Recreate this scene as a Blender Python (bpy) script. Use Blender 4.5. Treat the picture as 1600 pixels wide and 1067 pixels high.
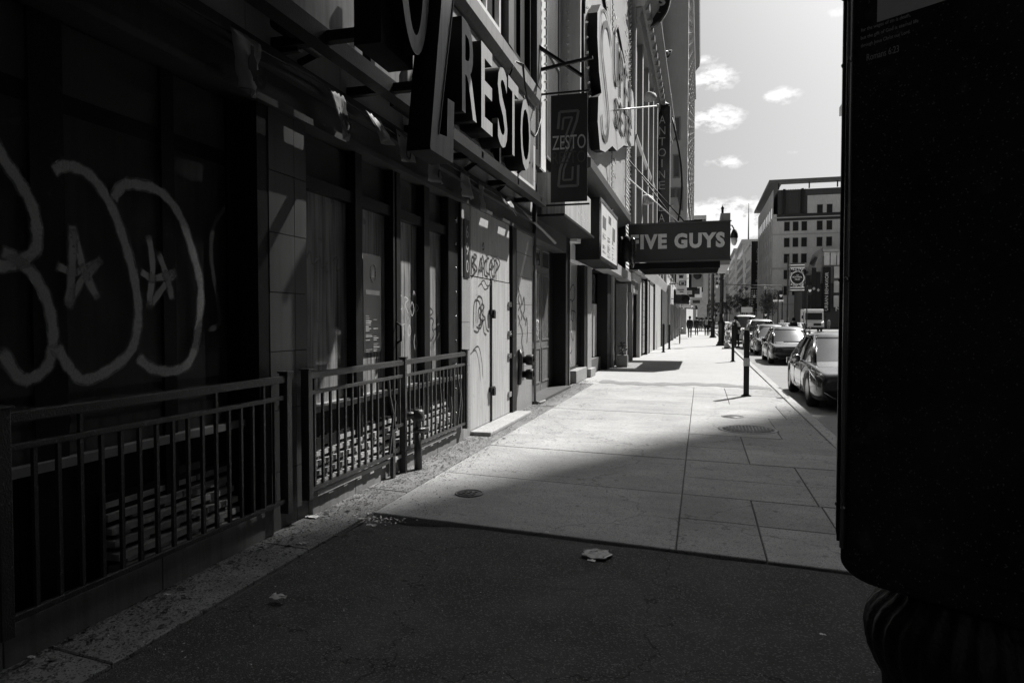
import bpy, bmesh, math, random
from mathutils import Vector, Matrix
R = random.Random(7)
rad = math.radians
for o in list(bpy.data.objects): bpy.data.objects.remove(o)
SC = bpy.context.scene
COL = SC.collection
# ------------------------------------------------------------ camera
cam_d = bpy.data.cameras.new('camera'); cam = bpy.data.objects.new('camera', cam_d); COL.objects.link(cam)
cam_d.lens = 24.0; cam_d.sensor_width = 36; cam_d.clip_start = 0.05; cam_d.clip_end = 5000
YAW, PIT = rad(15.5), rad(-1.75)
fwd = Vector((-math.sin(YAW)*math.cos(PIT), math.cos(YAW)*math.cos(PIT), math.sin(PIT)))
cam.location = (0, 0, 1.5); cam.rotation_euler = fwd.to_track_quat('-Z', 'Y').to_euler()
SC.camera = cam
# ------------------------------------------------------------ light
SUN_EL = 47.0
sh = Vector((0.458, 0.803, 0)).normalized()          # horizontal direction towards the sun
sdir = Vector((sh.x*math.cos(rad(SUN_EL)), sh.y*math.cos(rad(SUN_EL)), math.sin(rad(SUN_EL))))
sl = bpy.data.lights.new('sun', 'SUN'); sl.energy = 5.0; sl.angle = rad(0.6); sl.color = (1, .985, .96)
so = bpy.data.objects.new('sun', sl); COL.objects.link(so); so.rotation_euler = (-sdir).to_track_quat('-Z', 'Y').to_euler()
so.location = (30, 60, 80)
W = bpy.data.worlds.new('World'); SC.world = W; W.use_nodes = True
nt = W.node_tree; N = nt.nodes; L = nt.links; N.clear()
def node(t, **k):
    n = N.new(t)
    for a, b in k.items(): setattr(n, a, b)
    return n
def mth(op, a, b=None, c=None, clamp=False):
    n = node('ShaderNodeMath', operation=op, use_clamp=clamp)
    for i, v in enumerate((a, b, c)):
        if v is None: continue
        if isinstance(v, (int, float)): n.inputs[i].default_value = v
        else: L.new(v, n.inputs[i])
    return n.outputs[0]
sky = node('ShaderNodeTexSky', sky_type='NISHITA', sun_disc=False)
sky.sun_elevation = rad(SUN_EL); sky.sun_rotation = math.atan2(sh.x, sh.y); sky.dust_density = 4.0; sky.air_density = 1.0
sep = node('ShaderNodeSeparateColor'); L.new(sky.outputs[0], sep.inputs[0])
# black-and-white film behind an orange filter: mostly the red channel
grey = mth('ADD', mth('MULTIPLY', sep.outputs[0], .95), mth('MULTIPLY', sep.outputs[1], .05))
tc = node('ShaderNodeTexCoord')
def dot(v):
    n = node('ShaderNodeVectorMath', operation='DOT_PRODUCT'); L.new(tc.outputs['Generated'], n.inputs[0]); n.inputs[1].default_value = v
    return n.outputs['Value']
mp = node('ShaderNodeMapping'); mp.inputs['Scale'].default_value = (1, 1, 1.9); L.new(tc.outputs['Generated'], mp.inputs[0])
nz = node('ShaderNodeTexNoise'); nz.inputs['Scale'].default_value = 38; nz.inputs['Detail'].default_value = 9; nz.inputs['Roughness'].default_value = .62
L.new(mp.outputs[0], nz.inputs['Vector'])
nb = node('ShaderNodeTexNoise'); nb.inputs['Scale'].default_value = 3.1; nb.inputs['Detail'].default_value = 8; nb.inputs['Roughness'].default_value = .6
L.new(mp.outputs[0], nb.inputs['Vector'])
total = None
for az_, el_, wx, wz, amp in ((0.8, 18.6, 2.4, 1.1, 1),
        (1.0, 15.7, 2.7, 1.2, 1),
        (5.9, 16.9, 1.7, 0.8, 0.95),
        (1.9, 12.4, 2.3, 0.7, 0.6),
        (0.3, 20.0, 1.4, 0.5, 0.5),
        (2.1, 7.9, 6.4, 2.0, 1.35),
        (-1.9, 7.3, 4.8, 2.7, 1.2),
        (6.7, 12.8, 1.4, 0.4, 0.35),
        (9.4, 21.9, 1.1, 0.5, 0.7),
        (7.3, 5.2, 20.0, 3.2, 0.75),
        (-10.2, 9.0, 8.6, 2.7, 1.0),
        (-28.1, 10.3, 10.7, 3.2, 1.0),
        (21.2, 10.2, 9.1, 3.2, 1.1),
        (30.1, 12.8, 8.1, 2.7, 1.0),
        (26.0, 21.2, 6.4, 2.1, 0.9)):
    d = Vector((math.sin(rad(az_))*math.cos(rad(el_)), math.cos(rad(az_))*math.cos(rad(el_)), math.sin(rad(el_)))); e1 = Vector((0, 0, 1)).cross(d).normalized(); e2 = d.cross(e1).normalized()
    ax = mth('DIVIDE', dot(e1), rad(wx)); az = mth('DIVIDE', mth('SUBTRACT', dot(e2), 0), rad(wz))
    r = mth('SQRT', mth('ADD', mth('POWER', ax, 2), mth('POWER', az, 2)))
    front = mth('GREATER_THAN', dot(d), 0)
    m = mth('MULTIPLY', mth('MULTIPLY', mth('SUBTRACT', 1.12, r, clamp=True), amp), front)
    total = m if total is None else mth('MAXIMUM', total, m)
bg_cl = mth('MULTIPLY', mth('SUBTRACT', nb.outputs[0], .60, clamp=True), 3.0)
total = mth('MAXIMUM', total, bg_cl)
cl = mth('SUBTRACT', mth('MULTIPLY', total, mth('ADD', mth('MULTIPLY', nz.outputs[0], 4.2), -1.25)), .22)
cl = mth('MULTIPLY', cl, 2.6, clamp=True)
mix = node('ShaderNodeMix', data_type='FLOAT'); L.new(cl, mix.inputs[0]); L.new(grey, mix.inputs[2])
mix.inputs[3].default_value = 11.4
bg = node('ShaderNodeBackground'); bg.inputs[1].default_value = 0.06
L.new(mix.outputs[0], bg.inputs[0])
wo = node('ShaderNodeOutputWorld'); L.new(bg.outputs[0], wo.inputs[0])
SC.view_settings.view_transform = 'Standard'; SC.view_settings.look = 'None'; SC.view_settings.gamma = 1
SC.view_settings.use_curve_mapping = False
SC.view_settings.exposure = 0.57
SC.render.engine = 'CYCLES'
SC.cycles.max_bounces = 6; SC.cycles.diffuse_bounces = 2
# ------------------------------------------------------------ materials
MATS = {}
def M(name, val=.3, var=.25, scale=3., rough=.8, bump=.15, bscale=60., metal=0., rnd=0., streak=0., spots=0., spot_scale=40., spot_val=.05, spec=.5, coat=0., stretch=None, dist=.01, speck=0., speck_val=.6, speck_scale=220., blotch=0., bsize=.9, cracks=0.):
    if name in MATS: return MATS[name]
    m = bpy.data.materials.new(name); m.use_nodes = True
    t = m.node_tree; ns = t.nodes; lk = t.links; b = ns['Principled BSDF']
    def nd(ty, **k):
        n = ns.new(ty)
        for a, c in k.items(): setattr(n, a, c)
        return n
    def mt(op, a, b_=None, clamp=False):
        n = nd('ShaderNodeMath', operation=op, use_clamp=clamp)
        for i, v in enumerate((a, b_)):
            if v is None: continue
            if isinstance(v, (int, float)): n.inputs[i].default_value = v
            else: lk.new(v, n.inputs[i])
        return n.outputs[0]
    g = nd('ShaderNodeNewGeometry'); pos = g.outputs['Position']
    if stretch:
        mp_ = nd('ShaderNodeMapping'); mp_.inputs['Scale'].default_value = stretch; lk.new(pos, mp_.inputs[0]); vec = mp_.outputs[0]
    else: vec = pos
    n1 = nd('ShaderNodeTexNoise'); n1.inputs['Scale'].default_value = scale; n1.inputs['Detail'].default_value = 8; n1.inputs['Roughness'].default_value = .65
    lk.new(vec, n1.inputs['Vector'])
    c = mt('MULTIPLY', mt('ADD', mt('MULTIPLY', mt('SUBTRACT', n1.outputs[0], .5), 4*var), 1), val)
    if blotch:
        n5 = nd('ShaderNodeTexNoise'); n5.inputs['Scale'].default_value = bsize; n5.inputs['Detail'].default_value = 3; n5.inputs['Distortion'].default_value = .6; lk.new(pos, n5.inputs['Vector'])
        c = mt('MULTIPLY', c, mt('ADD', mt('MULTIPLY', mt('SUBTRACT', n5.outputs[0], .5), 5*blotch), 1))
    if cracks:
        n6 = nd('ShaderNodeTexNoise'); n6.inputs['Scale'].default_value = 5; n6.inputs['Detail'].default_value = 6; lk.new(pos, n6.inputs['Vector'])
        va = nd('ShaderNodeVectorMath', operation='SCALE'); va.inputs['Scale'].default_value = .45; lk.new(n6.outputs['Color'], va.inputs[0])
        vb_ = nd('ShaderNodeVectorMath', operation='ADD'); lk.new(pos, vb_.inputs[0]); lk.new(va.outputs[0], vb_.inputs[1])
        vo = nd('ShaderNodeTexVoronoi', feature='DISTANCE_TO_EDGE'); vo.inputs['Scale'].default_value = .55; lk.new(vb_.outputs[0], vo.inputs['Vector'])
        ck = mt('MULTIPLY', mt('SUBTRACT', .006, vo.outputs['Distance'], True), 160*cracks, True)
        c = mt('MULTIPLY', c, mt('SUBTRACT', 1, mt('MULTIPLY', ck, .75)))
    if streak:
        mp2 = nd('ShaderNodeMapping'); mp2.inputs['Scale'].default_value = (14, 14, .7); lk.new(pos, mp2.inputs[0])
        n2 = nd('ShaderNodeTexNoise'); n2.inputs['Scale'].default_value = 1.6; n2.inputs['Detail'].default_value = 6; lk.new(mp2.outputs[0], n2.inputs['Vector'])
        c = mt('MULTIPLY', c, mt('SUBTRACT', 1, mt('MULTIPLY', mt('SUBTRACT', n2.outputs[0], .42, True), 4*streak), True))
    if spots:
        n3 = nd('ShaderNodeTexNoise'); n3.inputs['Scale'].default_value = spot_scale; n3.inputs['Detail'].default_value = 5; lk.new(pos, n3.inputs['Vector'])
        f = mt('MULTIPLY', mt('SUBTRACT', n3.outputs[0], .62, True), 14, True)
        f = mt('MULTIPLY', f, spots)
        mx = nd('ShaderNodeMix', data_type='FLOAT'); lk.new(f, mx.inputs[0]); lk.new(c, mx.inputs[2]); mx.inputs[3].default_value = spot_val; c = mx.outputs[0]
    if speck:
        v = nd('ShaderNodeTexVoronoi'); v.inputs['Scale'].default_value = speck_scale; lk.new(pos, v.inputs['Vector'])
        sc_ = nd('ShaderNodeSeparateColor'); lk.new(v.outputs['Color'], sc_.inputs[0])
        f = mt('MULTIPLY', mt('GREATER_THAN', sc_.outputs[0], 1-speck), 1)
        mx = nd('ShaderNodeMix', data_type='FLOAT'); lk.new(f, mx.inputs[0]); lk.new(c, mx.inputs[2]); mx.inputs[3].default_value = speck_val; c = mx.outputs[0]
    if rnd:
        oi = nd('ShaderNodeObjectInfo')
        c = mt('MULTIPLY', c, mt('ADD', mt('MULTIPLY', mt('SUBTRACT', oi.outputs['Random'], .5), 2*rnd), 1))
    c = mt('MAXIMUM', c, .004)
    lk.new(c, b.inputs['Base Color'])
    b.inputs['Metallic'].default_value = metal; b.inputs['Specular IOR Level'].default_value = spec
    b.inputs['Coat Weight'].default_value = coat; b.inputs['Coat Roughness'].default_value = .08
    rr = mt('ADD', mt('MULTIPLY', mt('SUBTRACT', n1.outputs[0], .5), .5*min(rough, .6)), rough)
    lk.new(rr, b.inputs['Roughness'])
    if bump:
        nbp = nd('ShaderNodeTexNoise'); nbp.inputs['Scale'].default_value = bscale; nbp.inputs['Detail'].default_value = 5; lk.new(vec, nbp.inputs['Vector'])
        bp = nd('ShaderNodeBump'); bp.inputs['Strength'].default_value = bump; bp.inputs['Distance'].default_value = dist
        lk.new(nbp.outputs[0], bp.inputs['Height']); lk.new(bp.outputs[0], b.inputs['Normal'])
    MATS[name] = m; return m
concrete = M('sidewalk concrete', .37, .16, 2.5, .85, .5, 130, stretch=(1, 2.2, 1), rnd=.11, blotch=.16, bsize=1.0, cracks=.8, spots=.75, spot_scale=15, spot_val=.15, speck=.18, speck_val=.2, speck_scale=170, spec=.3, dist=.004)
concrete_far = M('far sidewalk paving', .41, .10, .8, .85, .3, 90, spots=.3, spot_scale=9, spot_val=.16, speck=.1, speck_val=.2, speck_scale=120, spec=.3)
edge_con = M('dirty strip concrete', .22, .40, 3.4, .9, .5, 120, rnd=.05, spots=.9, spot_scale=24, spot_val=.05, speck=.18, speck_val=.08, speck_scale=130, spec=.3)
curb_m = M('curb granite', .34, .2, 5, .8, .3, 90, spots=.4, spot_scale=20, spot_val=.12, rnd=.08)
asphalt = M('patched asphalt', .068, .30, 5, .85, 1.0, 150, blotch=.30, bsize=1.1, cracks=1, speck=.16, speck_val=.15, speck_scale=140, spots=.5, spot_scale=6, spot_val=.04, dist=.008, spec=.25)
road_m = M('road asphalt', .24, .22, .7, .9, .6, 60, speck=.08, speck_val=.28, speck_scale=90)
paint_road = M('worn road paint', .5, .3, 6, .8)
stone_d = M('dark cladding stone', .075, .18, 2, .55, .1, 80, rnd=.12, streak=.15)
stone_l = M('pale facade stone', .3, .14, 1.5, .7, .15, 60, rnd=.08, streak=.2)
granite = M('speckled granite', .26, .15, 6, .6, .1, 90, speck=.3, speck_val=.12, speck_scale=170)
pil_gran = M('granite pillar', .34, .16, 3, .6, .1, 120, speck=.22, speck_val=.2, speck_scale=260, streak=.12, spots=.35, spot_scale=18, spot_val=.12)
blackm = M('black painted metal', .012, .3, 8, .5, .25, 90, spots=.25, spot_scale=30, spot_val=.07, spec=.25)
railm = M('chipped rail paint with glints', .04, .35, 8, .32, .4, 110, spots=.6, spot_scale=45, spot_val=.16)  # pale spots are paint chips, raised to paint in glossy highlights too
frame_m = M('dark storefront frame', .014, .3, 6, .5, .15, 50, spec=.2, spots=.3, spot_scale=25, spot_val=.06)
darkwall = M('dark back wall', .012, .3, 2, .9, spec=.15)  # near-black fill behind windows and cladding
under = M('black base cladding', .016, .4, 3, .65, .2, 40, spec=.2)
ply = M('weathered plywood', .47, .16, 1.4, .75, .3, 30, stretch=(9, 9, 1.0), spots=.35, spot_scale=17, spot_val=.2, streak=.22)
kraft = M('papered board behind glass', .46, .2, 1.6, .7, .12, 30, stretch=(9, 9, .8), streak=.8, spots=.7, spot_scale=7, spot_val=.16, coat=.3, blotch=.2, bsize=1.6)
brickwood = M('weathered timber block', .38, .3, 5, .85, .4, 50, rnd=.25)
corr = M('white corrugated metal', .74, .05, 1.2, .5, .1, 30, streak=.12, spots=.1, spot_scale=8, spot_val=.3)
white = M('white enamel', .78, .08, 3, .45, .05, 30, streak=.1)
signface = M('aged translucent sign face', .30, .16, 4, .4, .05, 30, streak=.25, coat=.3)
letface = M('grey letter face', .42, .1, 4, .45, .03, 30, streak=.15)
panelm = M('brushed fascia panel', .24, .18, 1.5, .45, .1, 30, streak=.35)
bulb_m = M('lamp bulb glass', .75, .1, 20, .15, 0, coat=1)
chrome = M('dull chrome strip', .35, .3, 4, .25, .1, 40, metal=.9)
cabm = M('black cabinet enamel', .028, .9, 2.2, .5, .25, 220, spots=.5, spot_scale=9, spot_val=.09, spec=.35, speck=.02, speck_val=.2, speck_scale=300)
castm = M('black cast iron', .008, .4, 7, .5, .5, 60, spots=.2, spot_scale=60, spot_val=.06)
paper = M('printed paper', .5, .1, 6, .7, .1, 20)
paperw = M('white torn paper', .8, .05, 6, .7, .1, 20)
inkm = M('black ink', .02, .2, 6, .7, 0)
greytext = M('faint grey lettering', .22, .2, 6, .7, 0)
brick_m = M('old brick', .22, .2, 3, .85, .5, 60, rnd=.2)
limes = M('grey limestone', .52, .14, .35, .85, .2, 6, streak=.25)
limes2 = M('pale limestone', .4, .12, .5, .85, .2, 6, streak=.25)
tower_m = M('tower brick', .46, .10, .4, .85, .3, 5, streak=.12)
tower_l = M('tower stone face', .5, .12, .4, .85, .3, 5)
darkpan = M('dark ribbed cladding', .045, .2, .6, .6)
glassd = M('dark window glass', .02, .5, .6, .06, 0, spec=.8)
glassm = M('grey window glass', .07, .5, .9, .12, 0, spec=.8)
curtain = M('pale curtain', .6, .1, 4, .8, .2, 12, stretch=(14, 14, 1))
carglass = M('car glass', .03, .5, 1.5, .04, 0, spec=1, coat=1)
tyre = M('tyre rubber', .02, .2, 12, .8)
rimm = M('alloy rim', .22, .1, 12, .3, 0, metal=.8)
cpaint = [M('car paint black', .012, .1, 4, .18, 0, coat=1), M('car paint graphite', .022, .1, 4, .25, 0, metal=.25, coat=1), M('car paint silver', .4, .05, 4, .25, 0, metal=.4, coat=1), M('car paint white', .7, .03, 4, .3, 0, coat=1)]
lens = M('headlamp lens', .22, .5, 30, .08, 0, coat=1, spec=1)
rubberm = M('orange cone rubber', .3, .1, 20, .6)
cloth_d = M('dark cloth', .025, .3, 12, .9)
cloth_m = M('mid grey cloth', .12, .3, 12, .9)
skin = M('skin', .4, .1, 12, .6)
leafm = M('tree leaves', .09, .5, 3, .8, rnd=.2)
bark = M('bark', .08, .3, 8, .9, .6, 30)
litter_m = M('dry leaf litter', .07, .5, 30, .9)
spray = M('pale spray paint', .32, .2, 9, .8, 0)
# transparent dirty glass
def glass_mat():
    m = bpy.data.materials.new('dirty clear glass'); m.use_nodes = True; t = m.node_tree; ns = t.nodes; ns.clear()
    o = ns.new('ShaderNodeOutputMaterial'); mx = ns.new('ShaderNodeMixShader'); tr = ns.new('ShaderNodeBsdfTransparent'); gl = ns.new('ShaderNodeBsdfGlossy')
    tr.inputs[0].default_value = (.96, .96, .96, 1); gl.inputs['Roughness'].default_value = .06; gl.inputs[0].default_value = (.6, .6, .6, 1)
    lw = ns.new('ShaderNodeLayerWeight'); lw.inputs[0].default_value = .5; pw = ns.new('ShaderNodeMath'); pw.operation = 'POWER'; pw.inputs[1].default_value = 4; t.links.new(lw.outputs['Facing'], pw.inputs[0]); fr = ns.new('ShaderNodeMath'); fr.operation = 'MULTIPLY_ADD'; t.links.new(pw.outputs[0], fr.inputs[0]); fr.inputs[1].default_value = .22; fr.inputs[2].default_value = .03
    t.links.new(fr.outputs[0], mx.inputs[0]); t.links.new(tr.outputs[0], mx.inputs[1]); t.links.new(gl.outputs[0], mx.inputs[2]); t.links.new(mx.outputs[0], o.inputs[0])
    return m
clearglass = glass_mat()
def spray_mat(name, val, dens):
    m = bpy.data.materials.new(name); m.use_nodes = True; t = m.node_tree; ns = t.nodes; b = ns['Principled BSDF']
    b.inputs['Base Color'].default_value = (val,)*3+(1,); b.inputs['Roughness'].default_value = .8
    at = ns.new('ShaderNodeAttribute'); at.attribute_name = 'edge'
    no = ns.new('ShaderNodeTexNoise'); no.inputs['Scale'].default_value = 60
    a = ns.new('ShaderNodeMath'); a.operation = 'MULTIPLY_ADD'; t.links.new(no.outputs[0], a.inputs[0]); a.inputs[1].default_value = .5; a.inputs[2].default_value = -.25
    s = ns.new('ShaderNodeMath'); s.operation = 'ADD'; s.use_clamp = True; t.links.new(at.outputs['Fac'], s.inputs[0]); t.links.new(a.outputs[0], s.inputs[1])
    p = ns.new('ShaderNodeMath'); p.operation = 'POWER'; t.links.new(s.outputs[0], p.inputs[0]); p.inputs[1].default_value = 1.6
    q = ns.new('ShaderNodeMath'); q.operation = 'MULTIPLY'; t.links.new(p.outputs[0], q.inputs[0]); q.inputs[1].default_value = dens
    q.use_clamp = True; t.links.new(q.outputs[0], b.inputs['Alpha'])
    return m
spray_l = spray_mat('soft pale spray paint', .8, .75); spray_k = spray_mat('soft black spray paint', .012, 2.2)
def net_mat():
    m = bpy.data.materials.new('thin pennant plastic'); m.use_nodes = True; t = m.node_tree; ns = t.nodes; b = ns['Principled BSDF']
    b.inputs['Base Color'].default_value = (.5, .5, .5, 1); b.inputs['Roughness'].default_value = .5
    o = ns['Material Output']; tl = ns.new('ShaderNodeBsdfTranslucent'); tl.inputs[0].default_value = (.6, .6, .6, 1)
    mx = ns.new('ShaderNodeMixShader'); mx.inputs[0].default_value = .45
    t.links.new(b.outputs[0], mx.inputs[1]); t.links.new(tl.outputs[0], mx.inputs[2]); t.links.new(mx.outputs[0], o.inputs[0])
    return m
pennant_m = net_mat()
# ------------------------------------------------------------ mesh helpers
class MB:
    def __init__(s): s.v = []; s.f = []; s.mi = []; s.sm = []
    def add(s, vs, fs, mi=0, smooth=False):
        o = len(s.v); s.v += [Vector(v) for v in vs]
        for f in fs: s.f.append([i+o for i in f]); s.mi.append(mi); s.sm.append(smooth)
        return s
    def box(s, x0, x1, y0, y1, z0, z1, mi=0):
        if x0 > x1: x0, x1 = x1, x0
        if y0 > y1: y0, y1 = y1, y0
        if z0 > z1: z0, z1 = z1, z0
        return s.add([(x0,y0,z0),(x1,y0,z0),(x1,y1,z0),(x0,y1,z0),(x0,y0,z1),(x1,y0,z1),(x1,y1,z1),(x0,y1,z1)],
              [(3,2,1,0),(4,5,6,7),(0,1,5,4),(1,2,6,5),(2,3,7,6),(3,0,4,7)], mi)
    def bar(s, a, b, w, h=None, up=(0,0,1), mi=0):     # square bar from a to b
        a = Vector(a); b = Vector(b); h = h or w; d = (b-a).normalized(); u = Vector(up)
        if abs(d.dot(u)) > .97: u = Vector((1,0,0))
        r = d.cross(u).normalized(); u = r.cross(d).normalized(); vs = []
        for p in (a, b):
            for i, j in ((-1,-1),(1,-1),(1,1),(-1,1)): vs.append(p + r*(w/2*i) + u*(h/2*j))
        return s.add(vs, [(3,2,1,0),(4,5,6,7),(0,1,5,4),(1,2,6,5),(2,3,7,6),(3,0,4,7)], mi)
    def tube(s, pts, r, n=8, mi=0, cap=True):
        pts = [Vector(p) for p in pts]; k = len(pts); rs = r if isinstance(r, (list, tuple)) else [r]*k
        vs = []; pu = None
        for i, p in enumerate(pts):
            d = (pts[min(i+1, k-1)]-pts[max(i-1, 0)]).normalized()
            u = Vector((0,0,1)) if abs(d.z) < .95 else Vector((1,0,0))
            if pu is not None and (pu - d*pu.dot(d)).length > .1: u = pu
            u = (u-d*u.dot(d)).normalized(); pu = u; w = d.cross(u)
            for j in range(n):
                a = 2*math.pi*j/n; vs.append(p + (u*math.cos(a)+w*math.sin(a))*rs[i])
        fs = [(i*n+j, i*n+(j+1)%n, (i+1)*n+(j+1)%n, (i+1)*n+j) for i in range(k-1) for j in range(n)]
        if cap: fs += [tuple(range(n))[::-1], tuple((k-1)*n+j for j in range(n))]
        return s.add(vs, fs, mi, True)
    def lathe(s, prof, c=(0,0,0), n=24, flute=0, fr=0, axis='z', mi=0, smooth=True):
        vs = []; c = Vector(c)
        for r, z in prof:
            for j in range(n):
                a = 2*math.pi*j/n; q = r*(1+(fr*math.cos(a*flute) if flute else 0))
                p = (q*math.cos(a), q*math.sin(a), z)
                if axis == 'x': p = (z, p[0], p[1])
                if axis == 'y': p = (p[0], z, p[1])
                vs.append(c+Vector(p))
        k = len(prof)
        fs = [(i*n+j, i*n+(j+1)%n, (i+1)*n+(j+1)%n, (i+1)*n+j) for i in range(k-1) for j in range(n)]
        fs += [tuple(range(n))[::-1], tuple((k-1)*n+j for j in range(n))]
        return s.add(vs, fs, mi, smooth)
    def prism(s, poly, o, u, v, d, mi=0, mside=None):  # polygon (a,b) in plane o+a*u+b*v, thickened by vector d
        o, u, v, d = Vector(o), Vector(u), Vector(v), Vector(d); n = len(poly)
        a = [o+u*p+v*q for p, q in poly]; b = [p+d for p in a]
        s.add(a+b, [tuple(range(n))[::-1], tuple(range(n, 2*n))], mi)
        return s.add(a+b, [(i, (i+1)%n, (i+1)%n+n, i+n) for i in range(n)], mi if mside is None else mside)
    def build(s, name, mats, parent=None, local=False, bevel=0, sub=0, fix=True):
        me = bpy.data.meshes.new(name); off = Vector((0,0,0))
        if parent is not None and not local: off = WL(parent)
        me.from_pydata([tuple(v-off) for v in s.v], [], s.f)
        if not isinstance(mats, (list, tuple)): mats = [mats]
        for m in mats: me.materials.append(m)
        me.polygons.foreach_set('material_index', s.mi); me.polygons.foreach_set('use_smooth', s.sm)
        if fix:
            bm = bmesh.new(); bm.from_mesh(me); bmesh.ops.remove_doubles(bm, verts=bm.verts, dist=1e-5)
            bmesh.ops.recalc_face_normals(bm, faces=bm.faces); bm.to_mesh(me); bm.free()
        me.update()
        return link(name, me, parent, bevel)
LOCS = {}
def WL(o):
    p = Vector((0,0,0))
    while o is not None: p = p + o.location; o = o.parent
    return p
def link(name, me, parent=None, bevel=0):
    o = bpy.data.objects.new(name, me); COL.objects.link(o)
    if parent is not None: o.parent = parent
    if bevel:
        b = o.modifiers.new('bevel', 'BEVEL'); b.width = bevel; b.segments = 2; b.limit_method = 'ANGLE'; b.angle_limit = rad(40)
    return o
def thing(name, label, cat, loc=(0,0,0), group=None, rz=0):
    o = bpy.data.objects.new(name, None); COL.objects.link(o); o.location = loc; o.rotation_euler.z = rz; o.empty_display_size = .1
    o['label'] = label; o['category'] = cat
    if group: o['group'] = group
    return o
def tag(o, label, cat, group=None):
    o['label'] = label; o['category'] = cat
    if group: o['group'] = group
    return o
def struct(o): o['kind'] = 'structure'; return o
def sempty(name, loc=(0,0,0)):
    o = bpy.data.objects.new(name, None); COL.objects.link(o); o.location = loc; o['kind'] = 'structure'; return o
def B(name, m, parent, *dims, bevel=0):
    return MB().box(*dims).build(name, m, parent, bevel=bevel)
def copy_tree(o, parent=None):
    c = o.copy(); COL.objects.link(c); c.parent = parent
    for ch in o.children: copy_tree(ch, c)
    return c
def shared(name, me, parent, loc, rz=0, scale=None):
    o = bpy.data.objects.new(name, me); COL.objects.link(o); o.parent = parent
    o.location = Vector(loc) - (WL(parent) if parent is not None else Vector((0,0,0)))
    o.rotation_euler.z = rz
    if scale: o.scale = scale
    return o
XR, XU = Vector((0,1,0)), Vector((0,0,1))            # facing the street (+x): right is +y
YR = Vector((1,0,0))                                   # facing the camera (-y): right is +x
def text(s, name, mats, parent, origin, right, up, w, h, depth=.004, bold=0., shear=0., extra=0, align='LEFT', space=1.):
    cu = bpy.data.curves.new('t', 'FONT'); cu.body = s; cu.extrude = .01; cu.offset = bold; cu.shear = shear; cu.resolution_u = 3; cu.align_x = align; cu.space_character = space
    ob = bpy.data.objects.new('t', cu); COL.objects.link(ob)
    dg = bpy.context.evaluated_depsgraph_get(); dg.update()
    me = bpy.data.meshes.new_from_object(ob.evaluated_get(dg)); bpy.data.objects.remove(ob); bpy.data.curves.remove(cu)
    xs = [v.co.x for v in me.vertices]; ys = [v.co.y for v in me.vertices]
    x0, x1, y0, y1 = min(xs), max(xs), min(ys), max(ys)
    right, up, origin = Vector(right).normalized(), Vector(up).normalized(), Vector(origin); nn = right.cross(up)
    off = WL(parent) if parent is not None else Vector((0,0,0))
    me.materials.clear()
    if not isinstance(mats, (list, tuple)): mats = [mats]
    for m in mats: me.materials.append(m)
    for p in me.polygons:
        p.material_index = 0 if (len(mats) == 1 or p.normal.z > .5) else 1
    for v in me.vertices:
        a = (v.co.x-x0)/(x1-x0)*w; b = (v.co.y-y0)/(y1-y0)*h; c = 0 if v.co.z > 0 else -depth
        v.co = origin + right*a + up*b + nn*c - off
    me.update()
    return link(name, me, parent)
def ribbon(pts, w, o, u, v, name, mat, parent, closed=False, lift=.004, sub=6):
    """spray-can line: smooth strip lying on a surface, soft at both edges"""
    P = [Vector((a, b)) for a, b in pts]; Q = []
    n = len(P); rng = range(n if closed else n-1)
    for i in rng:
        p0 = P[(i-1) % n] if (closed or i > 0) else P[0]; p1 = P[i]; p2 = P[(i+1) % n]; p3 = P[(i+2) % n] if (closed or i+2 < n) else P[-1]
        for k in range(sub):
            t = k/sub
            Q.append(.5*((2*p1)+(-p0+p2)*t+(2*p0-5*p1+4*p2-p3)*t*t+(-p0+3*p1-3*p2+p3)*t**3))
    if closed: Q.append(Q[0])
    else: Q.append(P[-1])
    o, u, v = Vector(o), Vector(u), Vector(v); nn = u.cross(v).normalized()
    vs = []; ed = []; k = len(Q)
    for i, q in enumerate(Q):
        d = (Q[min(i+1, k-1)]-Q[max(i-1, 0)]); d = d.normalized() if d.length > 1e-6 else Vector((1,0)); s = Vector((-d.y, d.x))
        ww = w*(1+.12*math.sin(i*1.7))
        for e, al in ((-1, 0), (-.45, .85), (.45, .85), (1, 0)):
            c = q+s*(e*ww/2); vs.append(o+u*c.x+v*c.y+nn*lift); ed.append(al if closed else al*min(1, .12+min(i, k-1-i)*.45))
    fs = [(i*4+j, i*4+j+1, (i+1)*4+j+1, (i+1)*4+j) for i in range(k-1) for j in range(3)]
    off = WL(parent) if parent is not None else Vector((0,0,0))
    me = bpy.data.meshes.new(name); me.from_pydata([tuple(a-off) for a in vs], [], fs); me.materials.append(mat)
    at = me.attributes.new('edge', 'FLOAT', 'POINT'); at.data.foreach_set('value', ed)
    return link(name, me, parent)
def join_objs(obs, name, parent):
    """merge freshly made helper meshes into one named part"""
    bm = bmesh.new(); mats = []
    for o in obs:
        me = o.data; base = len(mats)
        for p in me.materials: mats.append(p)
        for p in me.polygons: p.material_index += base
        bm.from_mesh(me)
    me2 = bpy.data.meshes.new(name); bm.to_mesh(me2); bm.free()
    for m in mats: me2.materials.append(m)
    for o in obs: bpy.data.objects.remove(o)
    return link(name, me2, parent)
def evalmesh(o):
    dg = bpy.context.evaluated_depsgraph_get(); dg.update()
    me = bpy.data.meshes.new_from_object(o.evaluated_get(dg)); old = o.data
    o.modifiers.clear(); o.data = me; return o
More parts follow.
